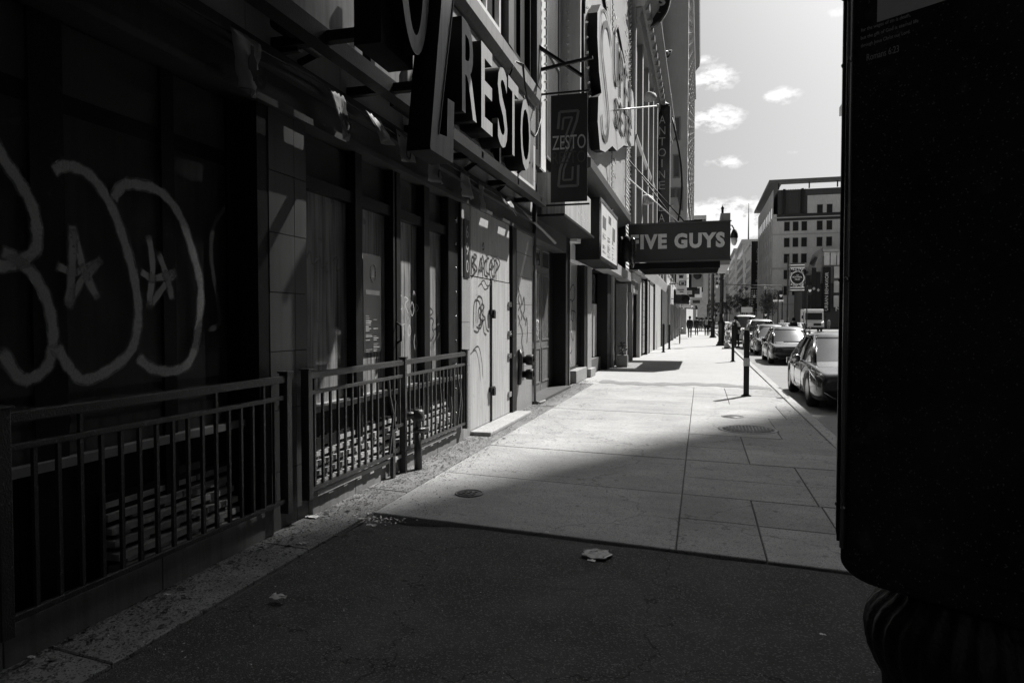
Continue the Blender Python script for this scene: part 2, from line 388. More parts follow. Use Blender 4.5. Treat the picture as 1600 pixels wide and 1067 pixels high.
def window_mesh(w, h, d=.12, fr=.07, bars=(0, 0)):
    """frame mesh facing +x, origin at bottom near corner"""
    m = MB(); m.box(-d, 0, 0, fr, 0, h).box(-d, 0, w-fr, w, 0, h).box(-d, 0, fr, w-fr, 0, fr).box(-d, 0, fr, w-fr, h-fr, h)
    for i in range(bars[0]): y = w*(i+1)/(bars[0]+1); m.box(-d, -.02, y-fr/3, y+fr/3, fr, h-fr)
    for i in range(bars[1]): z = h*(i+1)/(bars[1]+1); m.box(-d, -.03, fr, w-fr, z-fr/3, z+fr/3)
    return m
# ============================================================ GROUND
g = MB(); g.add([(-1500,-1500,-.16),(1500,-1500,-.16),(1500,2500,-.16),(-1500,2500,-.16)], [(0,1,2,3)])
struct(g.build('ground', road_m))
def sheet(name, m, x0, x1, y0, y1, z, parent=None, nx=1, ny=1, amp=0):
    b = MB(); vs = []; rr = random.Random(3)
    for j in range(ny+1):
        for i in range(nx+1): vs.append((x0+(x1-x0)*i/nx, y0+(y1-y0)*j/ny, z+(rr.uniform(-amp, amp) if amp else 0)))
    b.add(vs, [(j*(nx+1)+i, j*(nx+1)+i+1, (j+1)*(nx+1)+i+1, (j+1)*(nx+1)+i) for j in range(ny) for i in range(nx)], 0, amp > 0)
    return b.build(name, m, parent)
road = struct(sheet('road', road_m, 1.70, 12.0, -40, 700, -.130))
struct(sheet('cross_street', road_m, 12.02, 90, 96, 140, -.134))
struct(B('road_sidewalk', concrete_far, None, 12.0, 15.6, -40, 94, -.15, 0))
struct(B('road_sidewalk', concrete_far, None, 12.0, 15.6, 146, 700, -.15, 0))
SK = -.115                                             # the joints run slightly askew
def skew(x, y): return y + SK*(x+.15)
side = sempty('sidewalk', (0, 4, 0))
def slab(x0, x1, y0, y1, m=concrete, top=0., gap=.0042, thick=.09):
    c = .006; b = MB()
    def ring(i, z): return [(x0+i, skew(x0+i, y0+i), z), (x1-i, skew(x1-i, y0+i), z), (x1-i, skew(x1-i, y1-i), z), (x0+i, skew(x0+i, y1-i), z)]
    t = top + R.uniform(-.0025, .0025)
    b.add(ring(gap, t-thick)+ring(gap, t-c)+ring(gap+c, t), [(3,2,1,0)]+[(i, (i+1)%4, (i+1)%4+4, i+4) for i in range(4)]+[(4+i, 4+(i+1)%4, 8+(i+1)%4, 8+i) for i in range(4)]+[(8,9,10,11)])
    return b.build('slab', m, side)
yj = [4.56, 6.06, 7.58, 9.32, 11.2, 12.9, 14.45, 15.9]
for a, b_ in zip(yj, yj[1:]):
    slab(-2.47, -.15, a, b_)
bands = [([-.15, .41, 1.54], 4.56, 5.32), ([-.15, .41, .95, 1.54], 5.32, 6.06), ([-.15, .93, 1.54], 6.06, 6.75), ([-.15, .93, 1.54], 6.75, 7.58),
         ([-.15, .5, 1.54], 7.58, 8.4), ([-.15, .5, 1.54], 8.4, 9.32), ([-.15, 1.0, 1.54], 9.32, 11.2), ([-.15, 1.26, 1.54], 11.2, 12.9), ([-.15, .5, 1.54], 12.9, 14.45), ([-.15, .5, 1.54], 14.45, 15.9)]
for xs, a, b_ in bands:
    for x0, x1 in zip(xs, xs[1:]): slab(x0, x1, a, b_)
y = -1.0                                               # concrete strip along the wall
while y < 15.8:
    s_ = 1.55; slab(-2.94, -2.47, y, min(y+s_, 15.85), edge_con, top=.002); y += s_
# joint filler just below the slabs, so joints read dark
b = MB(); b.add([(-2.95, skew(-2.95, 4.64), -.02), (1.6, skew(1.6, 4.64), -.02), (1.6, 16.4, -.02), (-2.95, 16.4, -.02)], [(0,1,2,3)])
struct(b.build('joint_bed', M('joint dirt', .09, .3, 9, .95)))
struct(sheet('strip_bed', MATS['joint dirt'], -2.95, -2.46, -2, 4.7, -.024))
b = MB()                                               # far sidewalk, one sheet, slanting near edge
b.add([(-2.95, skew(-2.95, 15.93)), (1.54, skew(1.54, 15.93))] and [(-2.95, skew(-2.95, 15.92), -.004), (1.54, skew(1.54, 15.92), -.004), (1.54, 95, -.004), (-2.95, 95, -.004)], [(0,1,2,3)])
struct(b.build('far_sidewalk', concrete_far))
struct(B('far_sidewalk_block', concrete_far, None, -2.95, 2.4, 106, 700, -.15, -.004))
b = MB()                                               # rough repair band across the walk
vs = []; fs = []
for i in range(41):
    t = i/40; x = -2.4+3.9*t; yc = 16.1+.7*(1-t)-.25*math.sin(t*7)
    for k, (dy, z) in enumerate(((-.30-.1*math.sin(i*1.3), .0005), (-.1, .006+.003*math.sin(i*2.1)), (.15, .004), (.42+.12*math.sin(i*.9), .0002))): vs.append((x, yc+dy, z+.0015))
for i in range(40):
    for k in range(3): fs.append((i*4+k, (i+1)*4+k, (i+1)*4+k+1, i*4+k+1))
b.add(vs, fs, 0, True); struct(b.build('repair_band', M('rough patch paving', .25, .2, 5, .9, .8, 60, speck=.25, speck_val=.1, speck_scale=90)))
# curb stones
kerb = sempty('kerb', (1.62, 8, 0))
y = -12.0
while y < 94:
    ln = 1.5 if y < 40 else 9
    off = .0025*(y-9)
    MB().prism([(1.545+off, -.15), (1.545+off, .0), (1.56+off, .006), (1.69+off, .004), (1.715+off, -.015), (1.73+off, -.15)], (0, y+.006, 0), (1,0,0), (0,0,1), (0, ln-.012, 0)).build('curb_stone', curb_m, kerb)
    y += ln
# asphalt apron in the foreground, slightly lower than the slabs, lumpy
ap = MB(); vs = []; fs = []; NX, NY = 60, 60; rr = random.Random(5)
from mathutils import noise as mn
for j in range(NY+1):
    for i in range(NX+1):
        x = -2.465+(4.0)*i/NX; yy = -4.0+8.552*j/NY
        y2 = yy + (SK*(x+.15))*(j/NY) - (.004+.022*abs(mn.noise(Vector((x*5, 1, 0))))+.008*mn.noise(Vector((x*22, 1, 0))) if j == NY else 0)
        z = -.022+.008*mn.noise(Vector((x*1.7, y2*1.7, 0)))+.002*mn.noise(Vector((x*14, y2*14, 3)))
        z -= .035*math.exp(-((x+2.25)/.45)**2)*math.exp(-((y2-4.75)/.22)**2)
        vs.append((x, y2, z))
for j in range(NY):
    for i in range(NX): fs.append((j*(NX+1)+i, j*(NX+1)+i+1, (j+1)*(NX+1)+i+1, (j+1)*(NX+1)+i))
ap.add(vs, fs, 0, True); struct(ap.build('asphalt_apron', asphalt))
struct(sheet('asphalt_bed', asphalt, -2.5, 1.56, -12, -3.99, -.022))
# manhole covers
def manhole(name, x, y, r, label, z=.004, studs=True):
    t = thing(name, label, 'manhole cover', (x, y, z))
    MB().lathe([(r*.86, -.01), (r*.86, .003), (r*.88, .006), (r*.98, .006), (r, .0), (r, -.01)], (x, y, z), 36).build('rim', M('worn iron', .16, .35, 12, .5, .4, 90, metal=.3), t)
    m = MB().lathe([(r*.855, -.01), (r*.855, .001), (.002, .001)], (x, y, z), 36)
    if studs:
        k = 0; st = .045 if r > .2 else .05
        n = int(r*.8/st)
        for i in range(-n, n+1):
            for j in range(-n, n+1):
                if math.hypot(i, j)*st < r*.8: m.box(x+i*st-.013, x+i*st+.013, y+j*st-.013, y+j*st+.013, z, z+.006)
    m.build('lid', M('dark worn iron', .07, .4, 12, .45, .4, 90, metal=.2), t, fix=False)
manhole('manhole_cover', .63, 9.9, .40, 'large round studded manhole cover near the curb')
manhole('manhole_cover', .48, 11.15, .17, 'small round cover just beyond the large manhole', studs=False)
manhole('manhole_cover', -1.93, 5.57, .125, 'small dark valve cover in the shaded slab near the asphalt')

# ============================================================ RESTAURANT BUILDING (690)
YE = 12.0
rb = thing('restaurant_building', 'dark stone restaurant building with boarded storefront, near left', 'building', (-3.2, 4, 0))
b = MB(); b.box(-12, -3.42, -6, YE, 0, 16.2); b.build('wall_core', darkwall, rb)
b = MB()   # returns over and beside the openings
b.box(-3.42, -2.93, -6, YE, 3.36, 12.2)
b.box(-3.42, -2.90, -6, 1.2, 0, 3.0)
b.box(-3.42, -3.35, -6, YE, 2.98, 3.36)
b.build('upper_wall', darkwall, rb)
# upper facade stone panels
for r_, (z0, z1) in enumerate(((3.36, 3.98), (3.98, 4.62), (4.62, 5.28))):
    yy = -2.2
    while yy < YE-.2:
        y1 = min(yy+1.22, YE)
        MB().box(-2.93, -2.895+R.uniform(-.002, .002), yy+.004, y1-.004, z0+.004, z1-.004).build('stone_panel', granite if r_ == 2 else M('smooth fascia stone', .5, .1, 1.2, .6, .08, 40, streak=.1, rnd=.05), rb)
        yy = y1
yy = -2.0
while yy < YE:
    y1 = min(yy+1.45, YE+.02)
    MB().prism([(-2.93, 5.30), (-2.86, 5.31), (-2.80, 5.40), (-2.79, 5.58), (-2.93, 5.60)], (0, yy+.004, 0), (1,0,0), (0,0,1), (0, y1-yy-.008, 0)).build('cornice_stone', stone_l, rb)
    yy = y1
# upper windows above the cornice
for y0, cur in ((2.2, 0), (4.3, 0), (6.4, 0), (8.45, 1), (10.3, 0)):
    w_ = 1.35 if y0 < 8 else 1.25
    w = window_mesh(w_, 3.0, .16, .08, (1, 0)).v
    mb = window_mesh(w_, 3.0, .16, .08, (1, 0)); mb.v = [v+Vector((-2.86, y0, 5.66)) for v in mb.v]
    wf = mb.build('window', white if cur else frame_m, rb)
    MB().box(-2.975, -2.965, y0+.05, y0+w_-.05, 5.7, 8.6).build('pane', glassd, wf)
    if cur: MB().box(-2.955, -2.95, y0+.09, y0+.58, 5.74, 8.58).build('curtain', curtain, wf)
for y0 in (1.9, 3.75, 5.85, 7.95, 9.85, 11.65):
    MB().box(-2.93, -2.78, y0, y0+.28, 5.6, 12.2).build('pier', stone_d if y0 > 9 else stone_l, rb)
# lintel mouldings above the storefront
for z0, z1, x in ((2.98, 3.03, -2.86), (3.03, 3.22, -2.895), (3.22, 3.36, -2.83)):
    MB().box(-3.36, x, -2, YE, z0+.001, z1-.001).build('lintel', M('dark painted lintel', .045, .3, 3, .5, .15, 40, streak=.2), rb)
# pilasters made of cladding tiles
def pilaster(y0, y1, zs, mat_, xf=-2.90, name='pilaster', split=None):
    p = MB().box(-3.40, xf-.014, y0+.004, y1-.004, 0, 2.979).build(name, darkwall, rb)
    for z0, z1 in zip(zs, zs[1:]):
        if split: segs = [(y0, y0+split), (y0+split, y1)]
        else: segs = [(y0, y1)]
        for a, c in segs:
            MB().box(xf-.014, xf+R.uniform(-.001, .001), a+.003, c-.003, z0+.003, z1-.003).build('cladding_tile', mat_, p)
    return p
pilaster(4.14, 4.61, [.0, .42, .86, 1.28, 1.70, 2.12, 2.55, 2.98], stone_d, split=.31)
pilaster(1.2, 1.62, [.0, .45, .9, 1.35, 1.8, 2.3, 2.98], stone_d)
pilaster(8.1, 8.42, [.0, .35, .92, 1.48, 2.05, 2.98], pil_gran)
pilaster(10.62, 11.84, [.0, .72, 1.28, 1.77, 2.23, 2.62, 2.98], pil_gran, split=None)
# storefront bays
def bay(y0, y1, mull, panes_m, zb=.82, D=0.0, G=0.0):
    MB().box(-3.22+D, -3.08+D, y0, y1, 2.53, 2.63).build('transom', frame_m, rb)
    for a, c in mull: MB().box(-3.22+D, -3.06+D, a, c, .0, 2.978).build('mullion', frame_m, rb)
    MB().box(-3.24+D, -3.02+D, y0, y1, zb-.045, zb).build('sill', M('lit sill metal', .35, .2, 5, .5, .1, 30), rb)
    for a in [y0+k*(y1-y0)/3 for k in range(3)]:
        MB().box(-3.24+D, -3.10+D, a+.003, a+(y1-y0)/3-.003, .0, zb-.047).build('base_panel', under, rb)
    edges = [y0]+[q for m_ in mull for q in m_]+[y1]
    for i in range(0, len(edges), 2):
        a, c = edges[i], edges[i+1]
        if c-a < .08: continue
        k = i//2
        p = MB().box(-3.142+D+G, -3.136+D+G, a, c, zb, 2.53).build('pane', clearglass, rb)
        MB().box(-3.175+D+G, -3.155+D+G, a, c, zb, 2.53).build('backing_board', panes_m[k % len(panes_m)], p)
        p = MB().box(-3.142+D+G, -3.136+D+G, a, c, 2.63, 2.975).build('pane', clearglass, rb)
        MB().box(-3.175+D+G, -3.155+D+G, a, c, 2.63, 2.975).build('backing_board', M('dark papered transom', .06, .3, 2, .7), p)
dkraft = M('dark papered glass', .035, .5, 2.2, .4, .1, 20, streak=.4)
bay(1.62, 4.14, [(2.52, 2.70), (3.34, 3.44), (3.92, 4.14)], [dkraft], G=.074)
bay(4.61, 8.1, [(5.45, 5.57), (6.21, 6.25), (6.29, 6.38), (7.0, 7.15), (7.72, 8.1)], [kraft], D=.12)
st_ = MB().box(-2.965, -2.935, 7.73, 8.095, 0, 2.978).build('jamb_board', frame_m, rb)
for z_ in range(9): MB().lathe([(.002, -2.925), (.014, -2.93), (.016, -2.94)], (0, 7.98, .35+.3*z_), 8, axis='x').build('stud', chrome, st_)
MB().box(-3.10, -2.905, 4.02, 4.138, 0, 2.978).build('jamb', frame_m, rb)
MB().tube([(-2.94, 6.27, 1.27), (-2.89, 6.27, 1.3), (-2.89, 6.27, 1.45), (-2.94, 6.27, 1.48)], .012).build('door_handle', blackm, rb)
# low kerb wall under the guard rails
for a, c in ((-1.0, .4), (.4, 1.3), (1.3, 2.2), (2.2, 3.1), (3.1, 4.13), (4.62, 5.3), (5.3, 5.93), (6.32, 7.2), (7.2, 8.09)):
    MB().box(-2.96, -2.875, a+.003, c-.003, 0, .185).build('base_stone', M('plinth stone', .22, .16, 2.4, .8, .2, 60, rnd=.1, streak=.2), rb, bevel=.004)
# crumbling piece between
b = MB(); rr = random.Random(11)
for i in range(9):
    x, y_, z = -2.91+rr.uniform(-.02, .02), 5.97+.035*i, rr.uniform(.0, .05)
    b.box(x-.04, x+.03, y_, y_+.05, 0, .12+z)
b.build('broken_masonry', M('broken stone', .3, .3, 9, .9, .6, 40), rb)
# terraced timber blocks between window base and rail
def tiers(y0, y1, x0=-3.09):
    for r_ in range(6):                                 # low stepped bench of weathered boards, bars of the rail shade it
        z1 = .54-.068*r_; x1 = x0+.024*(r_+1); yy = y0
        while yy < y1-.05:
            ln = R.choice((.55, .7, .95)); jx = R.uniform(-.006, .004); tz = R.uniform(-.004, .004); e = min(yy+ln, y1)
            MB().box(x1-.10+jx, x1+jx, yy+.003, e-.003, z1-.048, z1-.012+tz).build('step_board', brickwood, rb)
            yy += ln
        for q_ in range(int((y1-y0)/.235)):             # short spacer blocks under each board
            yb = y0+.06+.235*q_+(.11 if r_ % 2 else 0)
            if yb < y1-.06: MB().box(x1-.08, x1-.004, yb, yb+.07, z1-.068, z1-.048).build('spacer_block', brickwood, rb)
    MB().box(x0-.02, x0+.02, y0, y1, .03, .56).build('backing_riser', under, rb)
tiers(4.62, 7.7, -2.975); tiers(2.9, 3.9)
MB().box(-3.1, -2.96, -1, 8.09, -.02, .03).build('gutter_floor', edge_con, rb)
# house number plate
p = MB().box(-2.897, -2.885, 8.16, 8.36, 2.05, 2.78).build('number_plate', M('plate enamel', .03, .2, 5, .4), rb)
for ch, z in (('6', 2.55), ('9', 2.33), ('0', 2.11)):
    text(ch, 'number', M('number white', .45, .1, 5, .5), p, (-2.883, 8.22, z), XR, XU, .09, .16, .003)
# graffiti on the first bay
GO = (-3.132, 0, 0)
def spray_curve(pts, w, m=spray_l, par=rb, x=-3.132, closed=False): return ribbon(pts, w, (x,0,0), XR, XU, 'graffiti', m, par, closed)
for pts in ([(2.144,2.474),(2.290,2.396),(2.368,2.250),(2.456,2.143),(2.524,2.016),(2.534,1.851),(2.446,1.773),(2.358,1.744),(2.270,1.744)],
            [(2.621,2.221),(2.709,2.270),(2.836,2.250),(2.953,2.133),(3.040,1.958),(3.108,1.753),(3.138,1.539),(3.089,1.344),(2.933,1.237),(2.777,1.198),(2.689,1.276),(2.621,1.393)],
            [(2.358,1.812),(2.436,1.783),(2.524,1.705),(2.592,1.568),(2.612,1.412),(2.582,1.286),(2.495,1.227),(2.426,1.247),(2.348,1.383)],
            [(2.972,2.133),(3.040,2.231),(3.147,2.260),(3.313,2.250),(3.459,2.143),(3.566,1.938),(3.635,1.705),(3.605,1.422),(3.527,1.247),(3.391,1.198),(3.225,1.227),(3.118,1.305)]):
    spray_curve(pts, .085, x=-3.052)
for pts in ([(2.728,1.987),(2.728,1.890),(2.719,1.724),(2.689,1.558)],[(2.631,1.773),(2.748,1.744),(2.904,1.822)],[(2.728,1.987),(2.787,1.763),(2.875,1.607)],[(2.689,1.558),(2.767,1.695),(2.904,1.822)],
            [(3.216,1.997),(3.245,1.802),(3.206,1.558)],[(3.147,1.783),(3.255,1.744),(3.430,1.792)],[(3.430,1.792),(3.323,1.695),(3.216,1.578)],[(3.284,1.909),(3.362,1.734),(3.391,1.617)]):
    spray_curve(pts, .065, x=-3.050)
spray_faint = spray_mat('faint spray paint', .3, .35)
spray_curve([(3.898,2.270),(3.771,2.124),(3.732,1.919),(3.781,1.675),(3.800,1.481),(3.674,1.442)], .05, spray_faint, x=-3.050)
# poster and scribbles on the second bay
po = MB().box(-3.014, -3.011, 5.72, 6.08, 1.20, 2.12).build('menu_poster', M('dark menu poster', .035, .5, 3, .4, coat=.2), rb)
print_lit = M('poster print', .42, .4, 8, .6); print_shade = M('shaded poster print', .10, .3, 8, .6)  # same print twice: pale as sunlit below, darkened as shaded above
ring_ = MB()
for k in range(16):
    a, c = 2*math.pi*k/16, 2*math.pi*(k+.7)/16
    ring_.bar((-3.0095, 5.91+.055*math.cos(a), 1.95+.085*math.sin(a)), (-3.0095, 5.91+.055*math.cos(c), 1.95+.085*math.sin(c)), .002, .008, up=(1,0,0))
ring_.box(-3.011, -3.0095, 5.885, 5.935, 1.91, 1.925).box(-3.011, -3.0095, 5.90, 5.92, 1.93, 1.98).build('emblem', print_shade, po)
MB().prism([(5.76,1.79),(6.05,1.785),(6.045,1.74),(5.77,1.745)], (-3.011,0,0), XR, XU, (.0015,0,0)).build('title_band', print_shade, po)
rr = random.Random(4); lines = MB()
for i in range(20):
    z = 1.56-.0175*i-(.02 if i > 9 else 0)
    for k in range(2):
        if rr.random() < .25: continue
        y0 = 5.76+.155*k; lines.box(-3.011, -3.0095, y0, y0+rr.uniform(.05, .13), z, z+rr.choice((.004, .008)))
lines.build('fine_print', print_lit, po)
def scribble(pts, w, m, x, name='scribble', par=rb): return ribbon(pts, w, (x,0,0), XR, XU, name, m, par)
pen = spray_mat('pale marker', .75, .9)
Y0, Z0 = 6.44, 1.62
for pts in ([(.13,.14),(.02,.13),(.0,.05),(.08,.0),(.13,.02)],[(.17,-.03),(.17,.12),(.27,.1),(.19,.05),(.29,-.06)],[(.33,.02),(.37,.08),(.42,.0),(.37,-.07),(.33,.0)],[(.46,-.12),(.46,.05),(.54,.02),(.47,-.04)],
            [(.10,-.17),(.2,-.15)],[(.15,-.16),(.15,-.3)],[(.27,-.2),(.31,-.17),(.33,-.25),(.28,-.28),(.26,-.22)],[(.4,.15),(.42,.2),(.46,.14)],[(.45,-.25),(.5,-.38),(.46,-.45),(.42,-.36),(.45,-.25)]):
    scribble([(Y0+a, Z0+b) for a, b in pts], .014, pen, -3.010)
inkr = spray_k
for pts in ([(7.26,1.36),(7.31,1.52),(7.42,1.5),(7.37,1.42),(7.44,1.34),(7.31,1.25)],[(7.52,1.44),(7.62,1.46),(7.60,1.35),(7.52,1.28)],[(7.24,1.58),(7.31,1.64),(7.40,1.6),(7.31,1.55)]):
    scribble(pts, .03, inkr, -3.010)
for pts in ([(4.66,1.98),(4.72,2.05),(4.76,1.95),(4.86,2.02),(4.9,1.93),(5.0,2.0)],[(5.05,2.0),(5.15,2.04),(5.13,1.93),(5.25,1.96)]): scribble([(a+.1, b) for a, b in pts], .03, spray_faint, -3.008)
# ---------------- plywood hoarding doors
pd = thing('plywood_hoarding', 'tall plywood double door with black graffiti beside the 690 plate', 'hoarding', (-2.92, 9.35, 0))
seam = 9.33
for a, c, z0, z1 in ((8.43, seam, .06, 2.075), (seam, 10.30, .06, 2.075), (8.43, seam, 2.09, 3.2), (seam, 10.3, 2.09, 3.2)):
    MB().box(-2.94, -2.90+R.uniform(-.006, .004), a+.006, c-.006, z0, z1).build('plywood_panel', ply, pd)
MB().box(-2.95, -2.62, 8.42, 10.62, 0, .05).build('threshold', concrete, pd, bevel=.01)
MB().box(-2.9, -2.885, seam-.02, seam+.02, .06, 2.07).build('seam_strip', blackm, pd)
for z in (.52, 1.62): 
    MB().box(-2.9, -2.865, seam-.09, seam+.1, z-.035, z+.035).box(-2.87, -2.84, seam-.03, seam+.05, z-.09, z+.02).build('hasp', blackm, pd)
for z in (.35, .95, 1.3, 1.75):
    MB().box(-2.9, -2.87, 10.2, 10.36, z-.04, z+.04).build('hinge', chrome, pd)
MB().box(-3.3, -2.90, 10.31, 10.61, 0, 2.978).build('side_post', frame_m, pd)
MB().box(-2.90, -2.86, 10.36, 10.60, 0, 2.978).build('post_trim', blackm, pd)
def blk(pts, w=.052): ribbon(pts, w, (-2.886,0,0), XR, XU, 'graffiti', spray_k, pd)
s_ = lambda P, oy, oz, sx, sz: [(oy+a*sx, oz+b*sz) for a, b in P]
# tag written across the upper panel: b a c e p
for P in ([(0,0),(.02,1)],[(0,.95),(.5,.9),(.1,.55),(.6,.3),(0,.02)]): blk(s_(P, 8.5, 2.1, .26, .28))
for P in ([(.0,.0),(.5,1),(.8,0)],[(.15,.4),(.75,.4)]): blk(s_(P, 8.75, 2.1, .3, .28))
blk(s_([(.8,.9),(.2,.8),(.1,.2),(.9,.1)], 9.03, 2.12, .22, .28)); blk(s_([(0,.5),(.8,.6),(.5,1),(.05,.6),(.3,.05),(1,.1)], 9.27, 2.12, .22, .28))
blk(s_([(0,-.2),(.1,1),(.8,.8),(.1,.4)], 9.52, 2.1, .25, .3)); blk([(8.87,2.5),(8.93,2.56),(8.95,2.48),(8.88,2.47)], .03); blk([(8.8,2.0),(8.95,2.05),(9.1,1.98),(9.3,2.03)], .03)
for P in ([(0,0),(.1,1),(.6,1.05),(.75,.5),(.5,-.05),(0,0)],[(.45,.2),(.55,.8),(.85,.75),(.6,.5),(.95,.3),(.45,.15)],[(.95,.4),(1.1,-.1),(1.4,-.2)]): blk(s_(P, 8.6, 1.42, .42, .36), .045)
blk([(8.45,1.1),(8.7,1.15),(8.85,.95),(8.9,.7)], .03)
# ---------------- siamese fire connection
fc = thing('fire_department_connection', 'twin black hose connection on the granite pillar', 'hose connection', (-2.9, 10.95, .72))
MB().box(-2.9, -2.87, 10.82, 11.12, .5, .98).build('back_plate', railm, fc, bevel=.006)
for z in (.61, .85):
    MB().lathe([(.055, -2.88), (.06, -2.80), (.085, -2.79), (.09, -2.68), (.07, -2.67), (.065, -2.69)], (0, 10.97, z), 16, axis='x').build('hose_inlet', blackm, fc)
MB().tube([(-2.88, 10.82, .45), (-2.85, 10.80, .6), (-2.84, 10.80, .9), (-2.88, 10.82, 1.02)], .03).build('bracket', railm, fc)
for pts in ([(10.80,2.05),(10.9,1.95),(10.83,1.85),(10.93,1.75),(10.82,1.66)],[(10.95,1.95),(11.05,1.8),(10.97,1.7),(11.08,1.6),(11.0,1.5)],[(10.8,1.6),(10.92,1.5),(10.86,1.42)],[(11.1,1.75),(11.2,1.9),(11.25,1.7),(11.15,1.6),(11.3,1.5)],
            [(10.95,1.45),(11.1,1.3),(11.05,1.15),(11.15,1.0),(11.1,.95)],[(11.3,1.4),(11.4,1.55),(11.45,1.3),(11.4,1.1)]):
    ribbon(pts, .035, (-2.898,0,0), XR, XU, 'graffiti', spray_k, rb)
# ---------------- guard rails
def guard(y0, y1, label, posts, bent, broken=None, tall=()):
    t = thing('guard_rail', label, 'railing', (-2.82, (y0+y1)/2, .2), 'black guard rails in front of the storefront')
    x = -2.82
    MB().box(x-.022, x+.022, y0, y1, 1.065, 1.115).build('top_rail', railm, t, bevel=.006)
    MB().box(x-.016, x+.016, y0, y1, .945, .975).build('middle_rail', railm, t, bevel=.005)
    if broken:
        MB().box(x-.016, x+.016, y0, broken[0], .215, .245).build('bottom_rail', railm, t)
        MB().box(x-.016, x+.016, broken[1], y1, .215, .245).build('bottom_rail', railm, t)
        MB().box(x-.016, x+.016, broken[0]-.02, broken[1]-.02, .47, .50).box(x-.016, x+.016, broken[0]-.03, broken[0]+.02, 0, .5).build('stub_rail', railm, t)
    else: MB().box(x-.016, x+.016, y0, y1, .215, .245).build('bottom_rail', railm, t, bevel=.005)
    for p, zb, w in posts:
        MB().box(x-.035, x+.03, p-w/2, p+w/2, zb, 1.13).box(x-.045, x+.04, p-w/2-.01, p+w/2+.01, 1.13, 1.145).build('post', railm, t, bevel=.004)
    k = 0; y = y0+.115
    while y < y1-.05:
        if all(abs(y-p[0]) > .05 for p in posts):
            zb = .24
            if broken and broken[0] < y < broken[1]: zb = .49
            bd = bent.get(k, 0); top = 1.07 if k in tall else .95
            pts = [(x, y, zb), (x+abs(bd)*.4, y+bd*.5, zb+.25), (x+abs(bd)*.4, y+bd, .62), (x, y+bd*.3, .8), (x, y, top)] if bd else [(x, y, zb), (x, y, top)]
            mb = MB()
            for a, c in zip(pts, pts[1:]): mb.bar(a, c, .019)
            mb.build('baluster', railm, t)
            k += 1
        y += .1165
    return t
guard(4.45, 8.02, 'bent black guard rail in front of the sunlit storefront bay', [(4.47, .16, .06), (6.17, .0, .045), (8.0, .16, .06)], {11: .05, 12: -.03, 24: -.06, 26: .05, 27: -.05, 21: .02}, (5.93, 6.17), tall=(0, 5, 12, 15, 19))
guard(.1, 4.22, 'shaded black guard rail below the large bubble graffiti', [(.12, .0, .06), (2.16, .16, .06), (4.20, .14, .06)], {}, tall=(9, 14, 19, 27, 31))
for y in (4.60,): pass
sp = thing('standpipe', 'short black standpipe with valve elbow standing in front of rail', 'standpipe', (-2.72, 6.32, 0))
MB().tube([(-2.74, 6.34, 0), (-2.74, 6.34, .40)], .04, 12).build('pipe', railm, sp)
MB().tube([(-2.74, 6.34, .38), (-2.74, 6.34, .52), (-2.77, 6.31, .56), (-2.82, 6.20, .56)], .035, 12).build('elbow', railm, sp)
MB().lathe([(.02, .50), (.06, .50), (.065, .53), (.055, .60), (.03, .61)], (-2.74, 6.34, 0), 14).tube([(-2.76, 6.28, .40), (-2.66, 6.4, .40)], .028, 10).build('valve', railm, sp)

matte = M('matte black sheet', .010, .3, 6, .75, .1, 30, spec=.2)
# ---------------- RESTO sign
rs = thing('restaurant_sign', 'long fascia sign with deep channel letters spelling RESTO', 'sign', (-2.66, 8.5, 3.5))
MB().box(-2.80, -2.66, 1.0, 10.9, 3.56, 4.50).build('sign_panel', panelm, rs)
MB().box(-2.66, -2.652, 5.9, 10.9, 3.60, 3.68).build('pale_stripe', white, rs)
MB().box(-2.82, -2.645, 5.9, 10.905, 3.50, 3.558).box(-2.82, -2.65, 5.9, 10.905, 4.502, 4.54).build('panel_trim', blackm, rs)
for ch, y0, w_, z0, h_ in (('R', 6.70, .47, 3.66, .96), ('E', 7.34, .42, 3.66, .96), ('S', 7.98, .42, 3.64, .98), ('T', 8.44, .50, 3.66, .96), ('O', 9.06, .56, 3.60, .99)):
    text(ch, 'channel_letter', [letface, matte], rs, (-2.39, y0, z0), XR, XU, w_, h_, .26, bold=.012 if ch != 'O' else .005)
MB().box(-2.66, -2.60, 10.82, 10.90, 3.1, 3.5).build('end_bracket', blackm, rs)
# support truss under the sign
tr = thing('sign_truss', 'black steel truss carrying the signs along the facade', 'truss', (-2.5, 6.5, 3.3))
MB().box(-2.58, -2.46, 1.0, 10.95, 3.36, 3.48).build('chord', blackm, tr)
MB().box(-2.16, -2.08, 4.0, 5.2, 3.62, 3.70).build('chord', blackm, tr)
for y_ in (1.6, 3.1, 4.2, 5.25, 6.4, 7.6, 9.2, 10.6): MB().bar((-2.89, y_, 3.42), (-2.1 if y_ < 5.5 else -2.46, y_, 3.42), .07).build('outrigger', blackm, tr)
for y_ in (2.4, 4.9, 6.1, 8.4): MB().bar((-2.52, y_, 3.46), (-2.52, y_, 4.1), .07).build('upright', blackm, tr)
for a, c in ((3.3, 3.9), (4.5, 5.1), (6.6, 7.2), (8.2, 8.8), (9.6, 10.1)): MB().bar((-2.88, a, 3.4), (-2.54, c, 3.9), .05).build('diagonal', blackm, tr)
# big signature letters O and Z
bs = thing('big_letter_sign', 'black boxed sign with oversize pale outline letters O and Z', 'sign', (-2.3, 4.2, 3.5))
MB().box(-2.17, -1.98, 4.02, 4.52, 3.27, 5.6).build('letter_body', matte, bs)
MB().box(-2.0, -1.98, 4.52, 4.95, 4.4, 5.6).build('back_panel', blackm, bs)
for z_ in (3.9, 4.8): MB().bar((-2.9, 4.3, z_), (-2.1, 4.3, z_), .07).build('mount', blackm, bs)
